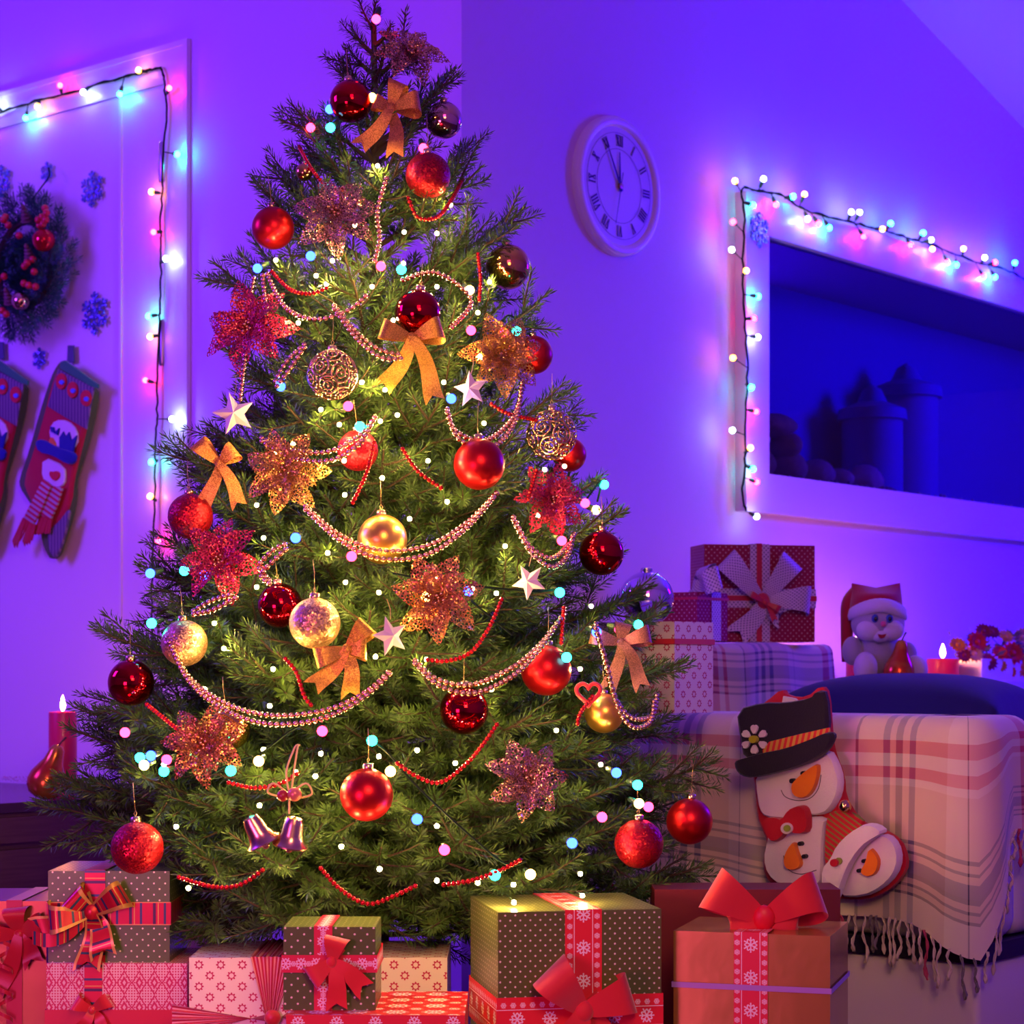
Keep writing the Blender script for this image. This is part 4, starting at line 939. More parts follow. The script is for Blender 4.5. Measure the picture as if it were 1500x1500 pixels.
# white star box with pinstripe ribbon
Y = 2.98; w4 = pxw(378, Y); h4 = topz(1403, Y)
t = gift('long white gift with red star rings and a pleated pinstripe ribbon', gp(466, Y), 0, w4, .19, h4, PP['star'])
vx = pxw(400-466, Y); g = G()
def pleat(x0, x1, x2, x3, ztop, zbt):
    def fn(a, b_):
        xx = (x0+(x1-x0)*b_)*(1-a)+(x2+(x3-x2)*b_)*a; return (xx, -.003-.0022*math.cos(b_*40), ztop+(zbt-ztop)*a)
    return fn
kz = topz(1490, Y)
g.grid(pleat(vx-.032, vx+.034, vx-.010, vx+.004, h4+.002, kz), 8, 40, lambda a, b_: (a*.1, b_*.062)); g.grid(pleat(vx-.01, vx+.004, vx-.03, vx+.03, kz, .0), 8, 40, lambda a, b_: (a*.1, b_*.062))
g.grid(lambda a, b_: (vx-.032+.066*b_, -.003+.195*a, h4+.002+.0015*math.cos(b_*40)), 3, 40, lambda a, b_: (a*.19, b_*.062)); g.build('pleated_ribbon', PP['rib_stripe'], t, smooth=True)
def fan(sx, z0, z1):
    return lambda a, b_: (vx+sx*(.004+a*(.14 if sx < 0 else .06)), -.004-.002*math.cos(b_*30), kz+(-.006+.012*b_)*(1-a)+((z0+(z1-z0)*b_)-kz)*a)
g = G(); g.grid(fan(-1, topz(1470, Y), topz(1520, Y)), 8, 30, lambda a, b_: (a*.14, b_*.05)); g.grid(fan(1, topz(1445, Y), topz(1520, Y)), 8, 30, lambda a, b_: (a*.14, b_*.06)); g.build('pleated_tail', PP['rib_stripe'], t, smooth=True)
G().sphere((vx, -.006, kz), .012, 12, 8, (1, .7, 1)).build('knot', PP['red_satin'], t, smooth=True)
# red snowflake box carrying the small green one
Y = 2.68; h6 = topz(1487, Y)
t = gift('flat red gift printed with white snowflakes under the small green box', gp(550, Y), 0, pxw(262, Y), .2, h6, PP['snow_red'])
Y = 2.72; w5 = pxw(135, Y); h5 = topz(1358, Y)-h6
t = gift('small green dotted gift with red blossom ribbon on the red snowflake box', gp(482.5, Y, h6), 0, w5, .12, h5, PP['green_dot'])
vband(t, -.008, .024, .12, h5, PP['rib_flower']); hb = h5*.56; hband(t, hb, .023, w5, .12, PP['rib_flower'])
bow(t, (.004, -.008, hb+.004), X_, Z_, FR, .044, .03, PP['red_velvet'], None, ((75, .75), (215, .8)), ((-38, 1.25), (-82, 1.35)), H=.4)
# large green dotted box
Y = 2.76; w7 = .222; h7 = topz(1334, Y)
t = gift('large green dotted gift with wide red snowflake ribbon under the tree', gp(850, Y+.0), math.radians(11), w7, .21, h7, PP['green_dot_fine'])
vband(t, .004, .05, .21, h7, PP['rib_snow']); hband(t, topz(1490, Y), .058, w7, .21, PP['rib_snow'])
bow(t, (.0, -.014, topz(1478, Y)), X_, Z_, FR, .085, .055, PP['red_velvet'], None, ((130, .85), (20, .8)), ((-60, .9), (-125, .9)), H=.4)
# gold box
Y = 2.80; h8 = topz(1366, Y); w8 = .212
t = gift('gold foil gift with red snowflake ribbon and a big red bow on top', gp(1100, Y-.01), math.radians(-17), w8, .17, h8, PP['gold_foil'])
vband(t, .0, .046, .17, h8, PP['rib_snow']); hband(t, topz(1445, Y), .0075, w8, .17, PP['violet_satin'])
bow(t, (.008, .05, h8+.014), (.96, .28, 0), Z_, (.25, -.9, .3), .084, .058, PP['red_velvet'], PP['rib_snow'], ((22, 1.0), (150, 1.0)), ((-8, .6), (188, .6)), H=.3, kr=.19)
# wine box behind
Y = 3.05; h9 = topz(1303, Y)
t = gift('dark wine-red gift box standing behind the gold one', gp(1095, Y), 0, pxw(272, Y), .10, h9, PP['wine'])
# ================================================================== the tree
TY = 3.30; TX = (548-CX)/F*TY; TOP = 1.716
tree = thing('christmas_tree', 'tall decorated green fir Christmas tree with lights and baubles', 'christmas tree', (TX, TY, 0))
def TR(z): return .02+.405*max(0, TOP-z)
rnd = random.Random(17)
def make_branch(L, seed):
    r = random.Random(seed); g = G()
    main = [Vector((L*t, .02*L*math.sin(3*t+seed), L*(.05*t*t-.10*t*(1-t)))) for t in [i/10 for i in range(11)]]
    g.tube(main, [.0042*(1-.75*i/10)+.0005 for i in range(11)], 5, False)
    nst = len(g.f)
    for k in range(nst): g.mi[k] = 1
    st = .22*L
    tip = [p for p in main if p.x > st]; needles_along(g, tip, r, .0011, .0205, .0024)
    x = max(.05, .25*L); sd = 1
    while x < L-.035:
        i = min(9, int(x/L*10)); b0 = main[i].lerp(main[i+1], x/L*10-i); l = min(.15, .05+.42*(L-x))*r.uniform(.8, 1.1)
        a = math.radians(r.uniform(38, 58)); el = r.uniform(-.55, .5); d = Vector((math.cos(a), sd*math.sin(a), el)).normalized()
        pts = [b0+d*l*t+Vector((.12*l*t*t, 0, .10*l*t*t)) for t in (0, .25, .5, .75, 1)]
        k0 = len(g.f); g.tube(pts, [.0022, .002, .0017, .0013, .0008], 4)
        for k in range(k0, len(g.f)): g.mi[k] = 1
        needles_along(g, pts, r, .0011, .0195, .0024)
        if l > .1:
            for s2 in (1, -1):
                b1 = pts[2]; d2 = (d+Vector((0, 0, r.uniform(-.2, .2)))+d.orthogonal()*0+Vector((-d.y, d.x, 0))*s2*.8).normalized(); p2 = [b1, b1+d2*l*.22, b1+d2*l*.42+Vector((0, 0, .004))]
                needles_along(g, p2, r, .0011, .019, .0024)
        sd = -sd; x += r.uniform(.015, .026)
    return g.mesh('branch', [NEEDLE, STEM], smooth=False)
CLS = [.11, .17, .24, .32, .41, .50, .58]
BM = {c: [make_branch(c, int(c*100)+k*31) for k in range(3 if c > .15 else 2)] for c in CLS}
def put_branch(base, tip, roll=0):
    d = tip-base; L = d.length; c = min(CLS, key=lambda q: abs(q-L)); o = link('branch', rnd.choice(BM[c]), tree)
    x = d.normalized(); y = ZA.cross(x).normalized(); z = x.cross(y)
    if roll: y, z = y*math.cos(roll)+z*math.sin(roll), z*math.cos(roll)-y*math.sin(roll)
    s_ = L/c; b_ = base-Vector((TX, TY, 0))
    o.matrix_local = Matrix(((x.x*s_, y.x, z.x, b_.x), (x.y*s_, y.y, z.y, b_.y), (x.z*s_, y.z, z.z, b_.z), (0, 0, 0, 1)))
def elev(z): return math.radians(8+38*max(0, min(1, (z-.35)/1.35))**1.6)
def branch_to(tip):
    dx = Vector((tip.x-TX, tip.y-TY, 0)); R = dx.length; e = elev(tip.z)
    base = Vector((TX, TY, max(.2, tip.z-R*math.tan(e))))
    if base.z > TOP-.05: base.z = TOP-.08
    put_branch(base, tip, rnd.uniform(-.35, .35))
# tips that stand out against the walls, read from the photograph; depth near the trunk's
for px, py, dy in ((511, 42, 0), (491, 88, -.02), (421, 157, 0), (436, 208, .03), (366, 276, -.05), (388, 245, .06), (306, 397, -.03), (345, 380, .07), (345, 545, -.05), (330, 600, .05), (236, 668, -.06), (300, 645, .06), (262, 700, .12), (197, 845, -.05), (222, 800, .1), (206, 900, .06), (133, 940, -.08), (190, 960, .1), (110, 1058, -.05), (140, 1035, .1), (165, 1090, -.14), (52, 1190, -.08), (95, 1165, .06), (130, 1215, -.16), (160, 1140, .1), (250, 1290, -.2), (330, 1330, -.2),
    (577, 38, 0), (610, 60, .02), (668, 108, 0), (640, 150, .04), (712, 250, 0), (700, 215, .05), (778, 315, -.03), (745, 330, .06), (764, 410, .08), (810, 440, -.04), (790, 480, .06), (848, 578, -.05), (850, 625, .06), (840, 690, .1), (921, 768, -.05), (885, 720, .06), (905, 830, .1), (985, 918, .04), (1008, 990, -.08), (960, 880, .12), (1055, 1140, -.08), (1000, 1075, .08), (1010, 1190, .06), (1040, 1287, -.1), (1000, 1320, -.16), (980, 1250, .1)):
    branch_to(P(px, py, TY+dy))
branch_to(P(546, 4, TY)+Vector((0, 0, 0)))
NB = 212; ga = 2.39996
zs = []
for i in range(NB):
    f = (i+.5)/NB; s_ = 1-math.sqrt(1-f*.97)              # denser low on the cone
    z = TOP-.06-(TOP-.41)*f**.62
    zs.append(z)
for i, z in enumerate(zs):
    az = i*ga+rnd.uniform(-.25, .25); back = math.sin(az)
    if back > .55 and i % 2: az = -az
    R = TR(z)*rnd.uniform(.80, .97)
    if i % 4 == 3: R *= .68
    if z < .46: R *= .92
    tip = Vector((TX+R*math.cos(az), TY+R*math.sin(az), z+rnd.uniform(-.02, .02)))
    branch_to(tip)
for k in range(16):                                       # lowest skirt
    az = k*2*PI/16+.1; R = .34+.05*(k % 3)
    put_branch(Vector((TX, TY, .30)), Vector((TX+R*math.cos(az), TY+R*math.sin(az), .275+.02*(k % 2))), rnd.uniform(-.3, .3))
for k in range(16):                                       # short shoots filling the crown's top
    az = k*ga+.3; z = 1.66-.017*k; R = TR(z)*rnd.uniform(.8, 1.0)
    branch_to(Vector((TX+R*math.cos(az), TY+R*math.sin(az), z)))
g = G().tube([(0, 0, 0), (0, 0, .5), (.004, 0, 1.1), (0, 0, TOP-.04)], [.026, .022, .012, .004], 12); g.build('trunk', mat('trunk_brown', (.06, .04, .028), .85, bump=.6, bscale=40), tree)
g = G()
for k in range(4):
    a = k*PI/2+.4; g.tube([(0, 0, .10), (.1*math.cos(a), .1*math.sin(a), .06), (.22*math.cos(a), .22*math.sin(a), .008)], .010, 8)
g.build('stand', mat('stand_green', (.02, .05, .03), .4), tree)
# ------------------------------------------------------------------ places on the tree's front
def on_tree(px, py, k=1.0, dy=0):
    Y = TY
    for _ in range(14):
        p = P(px, py, Y); R = TR(p.z)*k; dx = p.x-TX
        Yn = TY-math.sqrt(max(0, R*R-dx*dx)) if abs(dx) < R else TY
        Y = Y*.4+Yn*.6
    return P(px, py, Y+dy)
CAP = mat('ornament_cap', (.8, .6, .3), .25, 1)
ORN = {'red_shiny': mat('bauble_red_mirror', (.55, .006, .02), .06, 1), 'red_matte': mat('bauble_red_satin', (.60, .010, .02), .33, .85), 'gold_shiny': mat('bauble_gold_mirror', (.78, .46, .12), .09, 1), 'gold_matte': mat('bauble_gold_satin', (.80, .47, .10), .3, .95),
       'rose_shiny': mat('bauble_rose_mirror', (.75, .45, .36), .08, 1)}
ORN['red_glitter'] = glitter('bauble_red_glitter', (.40, .004, .02), (.62, .012, .035), 480, .5, .35, .7)
ORN['gold_glitter'] = glitter('bauble_champagne_glitter', (.60, .32, .16), (.95, .6, .35), 480, .6, .35, .8)
_ball = {k: G().sphere((0, 0, 0), 1, 36, 24).mesh('ball', m_) for k, m_ in ORN.items()}
for k in ('red_glitter', 'gold_glitter'): _ball[k] = None
_cap = G().lathe([(.2, .97), (.21, 1.0), (.2, 1.16), (.15, 1.19), (.03, 1.2)], 14).mesh('cap', CAP)
_hook = G().tube([(0, 0, 1.18), (.07, 0, 1.3), (0, 0, 1.42), (-.05, 0, 1.32), (0, 0, 1.2)], .016, 5).tube([(0, 0, 1.4), (.03, .02, 2.0), (.02, .08, 2.5)], .012, 4).mesh('hanger', mat('gold_thread', (.7, .5, .2), .4, .8))
RED_G = 'red baubles on the tree'
def bauble(px, py, d, kind, label, k=1.0, dy=0):
    p = on_tree(px, py, k, dy); r = d/2/F*p.y
    t = thing('bauble', label, 'bauble', p)
    if _ball[kind] is None:
        o = G().sphere((0, 0, 0), r, 32, 22).build('ball', ORN[kind], t, smooth=True)
    else:
        o = link('ball', _ball[kind], t); o.scale = (r, r, r)
    for nm, me in (('cap', _cap), ('hanger', _hook)):
        c = link(nm, me, t); c.scale = (r, r, r)
    t.rotation_euler = (rnd.uniform(-.12, .12), rnd.uniform(-.12, .12), rnd.uniform(0, 6))
for q in ((514, 148, 62, 'red_shiny', 'shiny red bauble near the treetop beside the orange ribbon bow'), (627, 257, 66, 'red_glitter', 'glittery red bauble below the treetop bow'), (400, 334, 62, 'red_matte', 'satin red bauble beside the brown-gold poinsettia below the treetop'), (612, 458, 68, 'red_shiny', 'shiny red bauble just above the wide gold bow'),
          (782, 520, 56, 'red_matte', 'satin red bauble behind the gold poinsettia', .96), (702, 680, 75, 'red_matte', 'satin red bauble below the white-star and gold-bead swag'), (834, 666, 50, 'red_matte', 'red bauble tucked behind the openwork gold ball', .98, .03), (279, 756, 66, 'red_glitter', 'glittery red bauble above the red poinsettia on the door side'), (881, 810, 66, 'red_shiny', 'shiny red bauble hanging from a branch tip toward the aquarium'),
          (410, 887, 66, 'red_shiny', 'shiny red bauble beside the champagne glitter bauble', 1.0, .055), (192, 1000, 68, 'red_shiny', 'shiny red bauble on a branch tip near the tall candle'), (800, 982, 74, 'red_matte', 'satin red bauble with gold beads running across it', 1.0, .05), (680, 1040, 72, 'red_shiny', 'shiny red bauble under the end of a gold bead swag', 1.0, .05), (537, 1164, 78, 'red_matte', 'big satin red bauble alone low on the tree front'),
          (201, 1242, 77, 'red_glitter', 'glittery red bauble hanging over the tartan-ribboned gift'), (1010, 1203, 68, 'red_matte', 'satin red bauble hanging in front of the plaid throw'), (936, 1236, 72, 'red_glitter', 'glittery red bauble low on the tree beside the satin one'), (524, 660, 60, 'red_glitter', 'glittery red bauble half hidden behind gold beads', .93, .03),
          (744, 391, 66, 'gold_shiny', 'shiny gold bauble on the branch end below the clock'), (650, 176, 54, 'rose_shiny', 'shiny rose-gold bauble near the treetop'), (560, 790, 73, 'gold_matte', 'satin gold bauble resting behind a gold bead swag', 1.0, .05), (461, 913, 75, 'gold_glitter', 'champagne glitter bauble above the bright gold bow'), (270, 942, 68, 'gold_glitter', 'champagne glitter bauble half covered by needles on the door side', .97),
          (336, 1068, 62, 'gold_shiny', 'shiny gold bauble behind the low copper poinsettia', .94), (885, 1045, 58, 'gold_matte', 'satin gold bauble hanging before the white star gift', 1.0, .04), (446, 252, 26, 'gold_shiny', 'tiny shiny gold bauble high on the tree')):
    bauble(*q)
# openwork balls
def openwork(px, py, d, label):
    p = on_tree(px, py, 1.02); r = d/2/F*p.y; t = thing('openwork_ball', label, 'ornament', p); g = G()
    for i in range(20):
        z = 1-2*(i+.5)/20; a = i*ga; c = Vector((math.sqrt(1-z*z)*math.cos(a), math.sqrt(1-z*z)*math.sin(a), z)); e1 = c.orthogonal().normalized(); e2 = c.cross(e1)
        for ar, tr_ in ((.40, .0017), (.2, .0013)):
            g.tube([(c*math.cos(ar)+(e1*math.cos(2*PI*k/16)+e2*math.sin(2*PI*k/16))*math.sin(ar))*r for k in range(16)], tr_, 6, True)
        g.sphere(c*r, .0025, 6, 5)
    g.build('filigree', mat('antique_gold', (.62, .42, .2), .22, 1), t, smooth=True)
    c = link('cap', _cap, t); c.scale = (r, r, r); c = link('hanger', _hook, t); c.scale = (r, r, r)
openwork(487, 549, 72, 'gold openwork filigree ball beside the red poinsettia below the treetop'); openwork(808, 637, 72, 'gold openwork filigree ball in front of a red bauble')
# ------------------------------------------------------------------ poinsettias
def facing(p, w_=.6):
    o = Vector((p.x-TX, p.y-TY, .08)); o = o.normalized() if o.length > 1e-4 else Vector((0, -1, 0)); o = (o*(1-w_)+Vector((-p.x, -p.y, .1)).normalized()*w_).normalized()
    r = ZA.cross(o).normalized()*-1; r = o.cross(ZA).normalized()*-1; u_ = o.cross(r).normalized(); return r, u_, o
GP = {'red': glitter('poinsettia_red', (.42, .006, .05), (.9, .08, .15), 520, .9, .3, .6, 190), 'gold': glitter('poinsettia_gold', (.62, .28, .04), (1, .62, .15), 520, .9, .28, .8, 260), 'copper': glitter('poinsettia_copper', (.55, .17, .05), (.95, .45, .15), 520, .9, .28, .8, 230), 'brown': glitter('poinsettia_brown', (.34, .15, .10), (.9, .55, .35), 520, 1.0, .26, .8, 210)}
_pm = {}
def petal_mesh(c):
    if c not in _pm:
        def fn(a, b_):
            w_ = .30*math.sin(PI*min(1, a*.98+.02))**.75*(1-.25*a); y = (b_-.5)*2*w_
            return (a, y, .18*math.sin(a*2.6)-.12*a*a+.25*abs(y)+.02*math.sin(a*14+b_*5))
        _pm[c] = G().grid(fn, 12, 6).mesh('petal', GP[c])
    return _pm[c]
STA = mat('stamen_gold', (.8, .55, .25), .25, 1)
def poinsettia(px, py, d, c, label, k=1.0, rz=0):
    p = on_tree(px, py, k); r, u_, o_ = facing(p); t = thing('poinsettia', label, 'flower'); basis(t, r, u_, o_, p); R = d/2/F*p.y
    for ring, (n_, s_, z_) in enumerate(((7, 1.0, 0), (6, .78, .006), (5, .52, .012))):
        for i in range(n_):
            # petals are real size: the glitter and lace are in metres
            q = link('petal', petal_scaled(c, round(R*s_, 3)), t); q.rotation_euler = (rnd.uniform(-.4, .4), -.02-ring*.26+rnd.uniform(-.3, .18), rz+i*2*PI/n_+ring*.5+rnd.uniform(-.12, .12)); q.location = (0, 0, z_)
    g = G()
    for i in range(9): a = i*ga; rr = .0035*math.sqrt(i); g.sphere((rr*math.cos(a), rr*math.sin(a), .018+.004*(i % 2)), .0032, 7, 5)
    g.build('stamens', STA, t, smooth=True)
_ps = {}
def petal_scaled(c, s_):
    if (c, s_) not in _ps:
        me = petal_mesh(c).copy(); me.transform(Matrix.Scale(s_, 4)); _ps[(c, s_)] = me
    return _ps[(c, s_)]
for q in ((600, 85, 120, 'brown', 'brown-gold lacy poinsettia at the treetop', 1.0, .5), (492, 318, 135, 'brown', 'brown-gold glitter poinsettia beside a satin red bauble below the treetop', 1.0, .2), (368, 484, 150, 'red', 'red lacy poinsettia on the upper door side of the tree', 1.0, .1), (735, 522, 135, 'gold', 'gold glitter poinsettia in front of a red bauble', 1.02, .3), (420, 692, 135, 'gold', 'bright gold poinsettia below a double gold bead swag', .97, .1),
          (805, 735, 120, 'red', 'red glitter poinsettia on the aquarium side of the tree', 1.0, .4), (325, 822, 135, 'red', 'red glitter poinsettia below the glittery red bauble by the door', 1.0, .6), (640, 878, 145, 'copper', 'copper gold poinsettia at the middle of the tree front', 1.0, .15), (302, 1092, 135, 'copper', 'copper gold poinsettia low on the tree near the candle', 1.02, .45), (770, 1142, 130, 'brown', 'brown-gold lacy poinsettia low on the tree front', 1.02, .0)):
    poinsettia(*q)
# ------------------------------------------------------------------ ribbon bows
RB = {'gold': glitter('ribbon_gold', (.70, .34, .03), (.95, .55, .08), 900, .35, .42, .55), 'amber': glitter('ribbon_amber', (.65, .22, .04), (.9, .4, .1), 900, .3, .45, .5), 'rose': glitter('ribbon_rose', (.5, .2, .1), (.8, .4, .22), 900, .3, .45, .5)}
def tree_bow(px, py, d, c, label, loops, tails, k=1.02, H=.3):
    p = on_tree(px, py, k); r, u_, o_ = facing(p, .75); t = thing('ribbon_bow', label, 'bow'); basis(t, r, u_, o_, p); L = d/2/F*p.y
    b_ = bow(t, (0, 0, 0), X_, Y_, Z_, L, L*.62, RB[c], None, loops, tails, H)
    for ch in list(b_.children): ch.parent = t
    bpy.data.objects.remove(b_)
tree_bow(572, 160, 88, 'amber', 'orange-gold ribbon bow at the treetop', ((72, .95), (10, 1.0), (160, .6)), ((-125, 1.7), (-84, 1.7)))
tree_bow(603, 497, 100, 'gold', 'wide gold ribbon bow under a shiny red bauble', ((18, .95), (162, .95)), ((-118, 1.7), (-68, 1.9)))
tree_bow(322, 680, 80, 'amber', 'amber ribbon bow on the door side of the tree', ((40, .8), (135, 1.15)), ((-108, 1.5), (-62, 1.7)))
tree_bow(508, 952, 96, 'gold', 'bright gold ribbon bow below the champagne glitter bauble', ((48, 1.0), (195, 1.0), (0, .6)), ((-130, 1.5), (-83, 1.4)))
tree_bow(908, 942, 84, 'rose', 'rose-gold ribbon bow on the armchair side of the tree', ((15, 1.1), (165, 1.1), (80, .7)), ((-105, 1.7), (-62, 1.7)))
# ------------------------------------------------------------------ stars
STW = mat('star_white', (.72, .62, .68), .6)
def star(px, py, d, label, rz, k=1.03, yaw=0):
    p = on_tree(px, py, k); r, u_, o_ = facing(p, .8)
    if yaw: r, o_ = r*math.cos(yaw)+o_*math.sin(yaw), o_*math.cos(yaw)-r*math.sin(yaw)
    t = thing('star_ornament', label, 'ornament'); basis(t, r, u_, o_, p); R = d/2/F*p.y
    vs = [(0, 0, R*.3), (0, 0, -R*.3)]; fs = []
    for i in range(10):
        a = PI/2+rz+i*PI/5; q = R if i % 2 == 0 else R*.45; vs.append((q*math.cos(a), q*math.sin(a), 0))
    for i in range(10): fs += [(0, 2+i, 2+(i+1) % 10), (1, 2+(i+1) % 10, 2+i)]
    o = G().add(vs, fs).build('star', STW, t, smooth=False)
    G().tube([(0, R*.8, 0), (.002, R*1.3, -.004), (0, R*1.8, -.01)], .0006, 4).build('thread', mat('gold_thread', (1, 1, 1)), t)
star(343, 606, 66, 'white star ornament near the amber bow on the door side', .25); star(690, 570, 56, 'white star ornament below the gold poinsettia', .1, 1.04, .5); star(572, 932, 62, 'white star ornament beside the bright gold bow', .3, 1.03, -.5); star(775, 852, 56, 'pink-lit white star ornament in the middle of the tree below the red poinsettia', .5, 1.03, .5)
# ------------------------------------------------------------------ bells
p = on_tree(424, 1225, 1.05); bl = thing('bell_ornament', 'pair of rose-gold bells with a berry and cord bow low on the tree', 'ornament', p)
BELL = mat('bell_rose', (.75, .42, .3), .25, 1)
prof = [(.002, .036), (.010, .034), (.013, .026), (.0145, .012), (.018, .003), (.0235, -.002), (.0235, -.004), (.017, 0), (.0125, .012), (.010, .028), (0, .03)]
for x, z, tl, n_ in ((.002, -.008, .2, 'bell'), (-.034, -.004, -.5, 'bell')):
    o = G().lathe(prof, 20).build(n_, BELL, bl); o.location = (x, -.01, z); o.rotation_euler = (.15, tl, 0)
    c = G().sphere((0, 0, -.008), .0055, 10, 8).tube([(0, 0, .02), (0, 0, -.006)], .0012, 5).build('clapper', BELL, o)
G().sphere((.008, -.012, .056), .0095, 16, 10).build('berry', mat('berry_rose', (.7, .2, .15), .3, .3), bl); G().sphere((-.008, -.008, .054), .008, 12, 8).build('berry', mat('berry_wine', (.35, .02, .03), .3), bl)
CORD = mat('cord_gold', (.75, .52, .22), .5)
for pts in ([(0, 0, .055), (-.02, -.005, .07), (-.028, -.004, .058), (-.012, 0, .052)], [(0, 0, .055), (.022, -.006, .07), (.03, -.005, .056), (.012, 0, .05)], [(0, 0, .055), (-.004, 0, .085), (.006, .004, .115), (.010, .01, .12)], [(.002, 0, .055), (.006, 0, .085), (.010, .004, .115), (.012, .01, .12)], [(0, 0, .055), (0, -.005, .03)]):
    G().tube(smoothpath(pts, 5), .0014, 6).build('cord', CORD, bl, smooth=True)
p = on_tree(862, 1015, 1.03); ht = thing('heart_ornament', 'small red wire heart beside the satin gold bauble', 'ornament', p)
G().tube([(.017*math.sin(a)**3, 0, .0011*(13*math.cos(a)-5*math.cos(2*a)-2*math.cos(3*a)-math.cos(4*a))) for a in [2*PI*k/30 for k in range(30)]], .0032, 8, True).build('heart', PP['red_satin'], ht, smooth=True)
# ------------------------------------------------------------------ bead garlands
GB = mat('bead_gold', (.85, .55, .28), .16, 1); RBD = mat('bead_red', (.7, .02, .02), .15, .7)
def garland(pts, c, label, r=None, strands=1, k=1.03, sp=1.02):
    r = r or (.0043 if c == 'gold' else .0033); g = G(); s0 = None
    for s_ in range(strands):
        off = 13*s_; m_ = len(pts)-1
        w3 = smoothpath([on_tree(x+s_*4*math.sin(i), y+off*math.sin(PI*(.12+.76*i/m_)), k+.012*s_) for i, (x, y) in enumerate(pts)], 14)
        acc = 0; s0 = s0 or w3[0]
        for i in range(len(w3)-1):
            d = w3[i+1]-w3[i]; L = d.length
            if L < 1e-6: continue
            while acc < L:
                g.sphere(w3[i]+d*(acc/L), r, 8, 6); acc += 2*r*sp
            acc -= L
        g.tube(w3, .0006, 3)
    t = thing('bead_garland', label, 'garland', s0, 0, c+' bead garlands on the tree'); g.build('beads', GB if c == 'gold' else RBD, t, True, smooth=True)
gold = [([(566, 262), (553, 310), (556, 350), (548, 385)], 1, 'short gold bead strand hanging down near the treetop'), ([(392, 402), (418, 450), (462, 468), (510, 455), (540, 430)], 1, 'gold bead swag above the red lacy poinsettia'), ([(490, 448), (520, 485), (555, 512), (588, 520)], 2, 'double gold bead strand leading to the wide gold bow'), ([(655, 600), (668, 632), (712, 645), (752, 610), (768, 555)], 2, 'double gold bead swag beside the white star under the gold poinsettia'),
    ([(384, 642), (425, 660), (480, 662), (525, 640), (552, 608)], 2, 'double gold bead swag crossing the half-hidden red bauble'), ([(448, 742), (495, 782), (555, 806), (625, 800), (685, 765), (728, 722)], 2, 'long double gold bead swag crossing the satin gold bauble'), ([(752, 758), (775, 800), (806, 818), (832, 800), (842, 780)], 2, 'double gold bead loop under the red glitter poinsettia'), ([(246, 930), (275, 990), (330, 1030), (395, 1048), (470, 1042), (530, 1018), (575, 980)], 2, 'long double gold bead swag under the bright gold bow'),
    ([(608, 968), (640, 995), (690, 1003), (750, 978), (790, 945), (822, 905)], 2, 'double gold bead swag over two red baubles'), ([(872, 915), (884, 960), (900, 1020), (925, 1052), (955, 1048), (962, 1018)], 2, 'double gold bead strand hanging before the white star gift'), ([(372, 408), (368, 430), (366, 452)], 1, 'short gold bead strand above the red lacy poinsettia'), ([(385, 404), (388, 430), (392, 462)], 1, 'longer gold bead strand beside the short one above the red lacy poinsettia'), ([(446, 505), (420, 530), (402, 562)], 2, 'gold bead strand beside the upper openwork ball'), ([(360, 520), (355, 560), (352, 590)], 1, 'gold bead strand hanging under the red lacy poinsettia'), ([(395, 850), (380, 830), (402, 805), (425, 795)], 2, 'gold bead strand beside the red poinsettia by the door'), ([(284, 895), (310, 880), (345, 870)], 2, 'gold bead strand above the half-covered champagne bauble'), ([(590, 410), (640, 400), (690, 440), (660, 480)], 1, 'gold bead strand beside the red bauble above the wide bow')]
for pts, s_, l in gold: garland(pts, 'gold', l, None, s_)
red = [([(598, 290), (612, 318), (640, 318), (662, 292), (678, 262)], 'red bead swag under the glittery red bauble by the treetop'), ([(398, 398), (425, 424), (455, 430), (482, 420)], 'red bead swag above the red lacy poinsettia'), ([(590, 658), (612, 690), (648, 716)], 'red bead strand beside the satin red bauble at mid height'), ([(548, 648), (538, 690), (516, 738)], 'red bead strand below the half-hidden red bauble'), ([(418, 965), (434, 985), (446, 1020), (458, 1035)], 'red bead strand beside the bright gold bow'), ([(735, 878), (716, 920), (690, 955), (655, 968), (622, 966)], 'red bead strand beside the copper gold poinsettia'),
    ([(335, 1146), (372, 1154), (410, 1148), (440, 1130)], 'red bead swag below the low copper poinsettia'), ([(262, 1285), (312, 1299), (352, 1296), (388, 1272)], 'red bead swag beside the rose-gold bells'), ([(470, 1272), (498, 1302), (538, 1324), (578, 1312), (612, 1296)], 'red bead swag above the small green gift'), ([(650, 1296), (690, 1290), (730, 1276), (765, 1258)], 'red bead swag above the large green gift'), ([(582, 1118), (612, 1138), (645, 1146), (682, 1120), (708, 1090), (730, 1058)], 'red bead swag above the brown lacy poinsettia'), ([(826, 890), (824, 915), (822, 945)], 'red bead strand by the rose-gold bow'),
    ([(700, 372), (704, 410), (702, 440)], 'red bead strand under the shiny gold bauble'), ([(720, 592), (745, 606), (785, 615)], 'red bead strand between the white star and the openwork ball'), ([(438, 215), (455, 245), (478, 272), (505, 278)], 'red bead swag high on the door side'), ([(786, 690), (780, 710), (772, 735)], 'red bead strand beside the red poinsettia'), ([(215, 1032), (240, 1052), (262, 1070)], 'red bead strand below the shiny red bauble near the candle'), ([(868, 1020), (850, 1045), (846, 1062)], 'red bead strand by the wire heart')]
for pts, l in red: garland(pts, 'red', l)
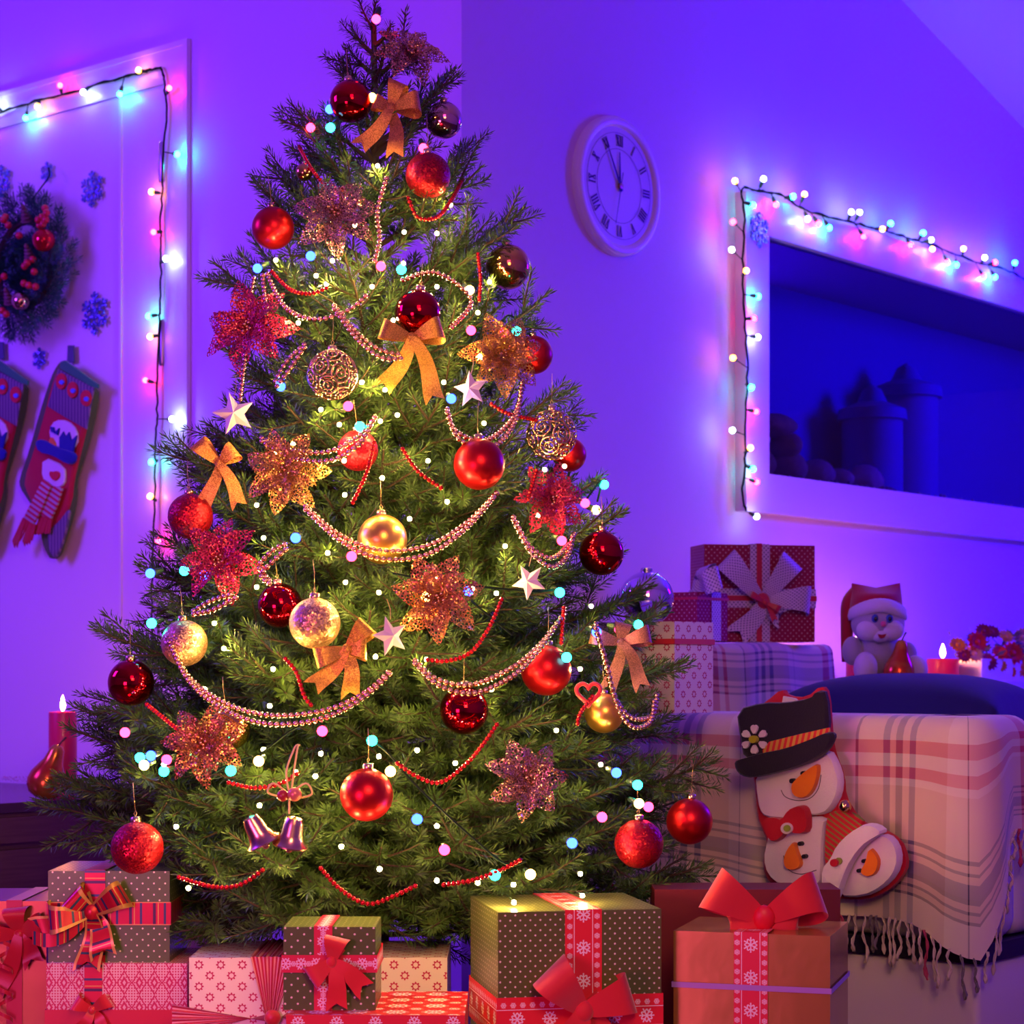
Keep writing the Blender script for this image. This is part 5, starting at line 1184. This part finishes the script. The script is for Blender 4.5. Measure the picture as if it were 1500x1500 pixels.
# ------------------------------------------------------------------ lights on the tree
def tree_lights(label, name, bulbs, kind, rr, s, k, cables, grp):
    t = thing('light_string', label, 'string lights', (TX, TY, .9), 0, grp)
    for c in cables:
        path = smoothpath([on_tree(x, y, k-.02) for x, y in c], 8); G().tube(path, .0016, 5).build('cable', CABLE, t, True)
    for x, y, c in bulbs:
        p = on_tree(x, y, k); r = rr.get(c, rr['*']); inn = p+Vector(((TX-p.x)*.1+.004, (TY-p.y)*.12, .014)); add_bulb(t, kind+str(int(r*1e4)), c, p, p+(inn-p).normalized()*.02, r, s.get(c, s['*']))
warm = [(553, 243), (592, 340), (640, 342), (487, 382), (404, 381), (463, 404), (478, 416), (437, 473), (591, 386), (564, 571), (582, 608), (557, 617), (497, 622), (709, 620), (703, 522), (622, 512), (576, 469), (717, 413), (700, 458), (429, 650), (404, 664), (504, 675), (627, 675), (827, 683), (798, 688), (505, 725), (386, 788), (376, 860), (506, 853), (637, 848), (692, 862), (727, 869), (555, 868), (314, 913), (395, 1034), (611, 1099), (667, 1118), (555, 1108), (433, 1131), (462, 1137), (470, 1104), (258, 1211), (276, 1301), (556, 1273), (640, 1290), (700, 1293), (752, 1296), (753, 1322), (853, 1312), (500, 1240), (815, 1070), (866, 888), (625, 966), (550, 962), (372, 1240), (328, 950), (376, 740), (655, 735), (788, 755), (850, 1280), (386, 1098), (520, 330), (545, 420), (640, 420), (660, 300), (530, 560), (470, 600), (650, 560), (560, 700), (300, 740), (600, 760), (740, 800), (480, 810), (400, 980), (720, 1010), (300, 1010), (850, 980), (240, 1120), (880, 1120), (640, 1210), (380, 1180)]
tree_lights('string of tiny warm-white lights wound through the Christmas tree', 'w', [(x, y, 'warm') for x, y in warm], 'tree', {'*': .0032}, {'*': 950}, .97, [], 'lights on the tree')
big = [(545, 143, 'warm_big'), (688, 425, 'warm_big'), (624, 874, 'warm_big'), (873, 747, 'warm_big'), (572, 1130, 'warm_big'), (379, 1115, 'warm_big'), (777, 1281, 'warm_big'), (211, 1121, 'warm_big'), (936, 1177, 'warm_big'),
    (551, 28, 'red'), (455, 187, 'red'), (620, 217, 'red'), (558, 390, 'red'), (510, 595, 'red'), (857, 737, 'red'), (823, 792, 'red'), (515, 815, 'red'), (907, 922, 'red'), (472, 1071, 'red'), (183, 1073, 'red'), (244, 1113, 'red'), (651, 1245, 'red'), (882, 1197, 'red'), (738, 487, 'red'), (690, 484, 'red'), (950, 1182, 'red'),
    (484, 187, 'cyan'), (588, 395, 'cyan'), (527, 625, 'cyan'), (757, 485, 'cyan'), (885, 710, 'cyan'), (935, 915, 'cyan'), (222, 913, 'cyan'), (338, 1129, 'cyan'), (205, 1110, 'cyan'), (725, 1282, 'cyan'), (934, 1150, 'cyan'), (270, 836, 'cyan'), (820, 868, 'cyan'), (545, 1085, 'cyan'), (830, 963, 'cyan'), (240, 1130, 'cyan'),
    (483, 160, 'blue'), (455, 375, 'blue'), (377, 393, 'blue'), (411, 566, 'blue'), (661, 584, 'blue'), (686, 866, 'blue'), (433, 788, 'blue'), (299, 843, 'blue'), (220, 840, 'blue'), (221, 1107, 'blue'), (874, 926, 'blue'), (611, 1200, 'blue'), (838, 1235, 'blue'), (903, 1132, 'blue')]
tree_lights('string of round coloured bulbs wound through the Christmas tree', 'c', big, 'treecol', {'*': .0072}, {'*': 26, 'warm_big': 30}, 1.02, [[(540, 1080), (570, 1105), (600, 1140), (640, 1180), (690, 1225), (740, 1265), (770, 1262)], [(575, 840), (620, 848), (670, 855), (730, 862), (790, 866), (830, 860)], [(380, 1105), (400, 1090), (430, 1068), (470, 1052), (510, 1050)], [(690, 880), (720, 905), (750, 930)], [(735, 470), (745, 462), (758, 468)], [(300, 1140), (335, 1120), (370, 1108)], [(860, 730), (880, 705), (875, 735)], [(835, 1225), (860, 1205), (885, 1190)]], 'lights on the tree')
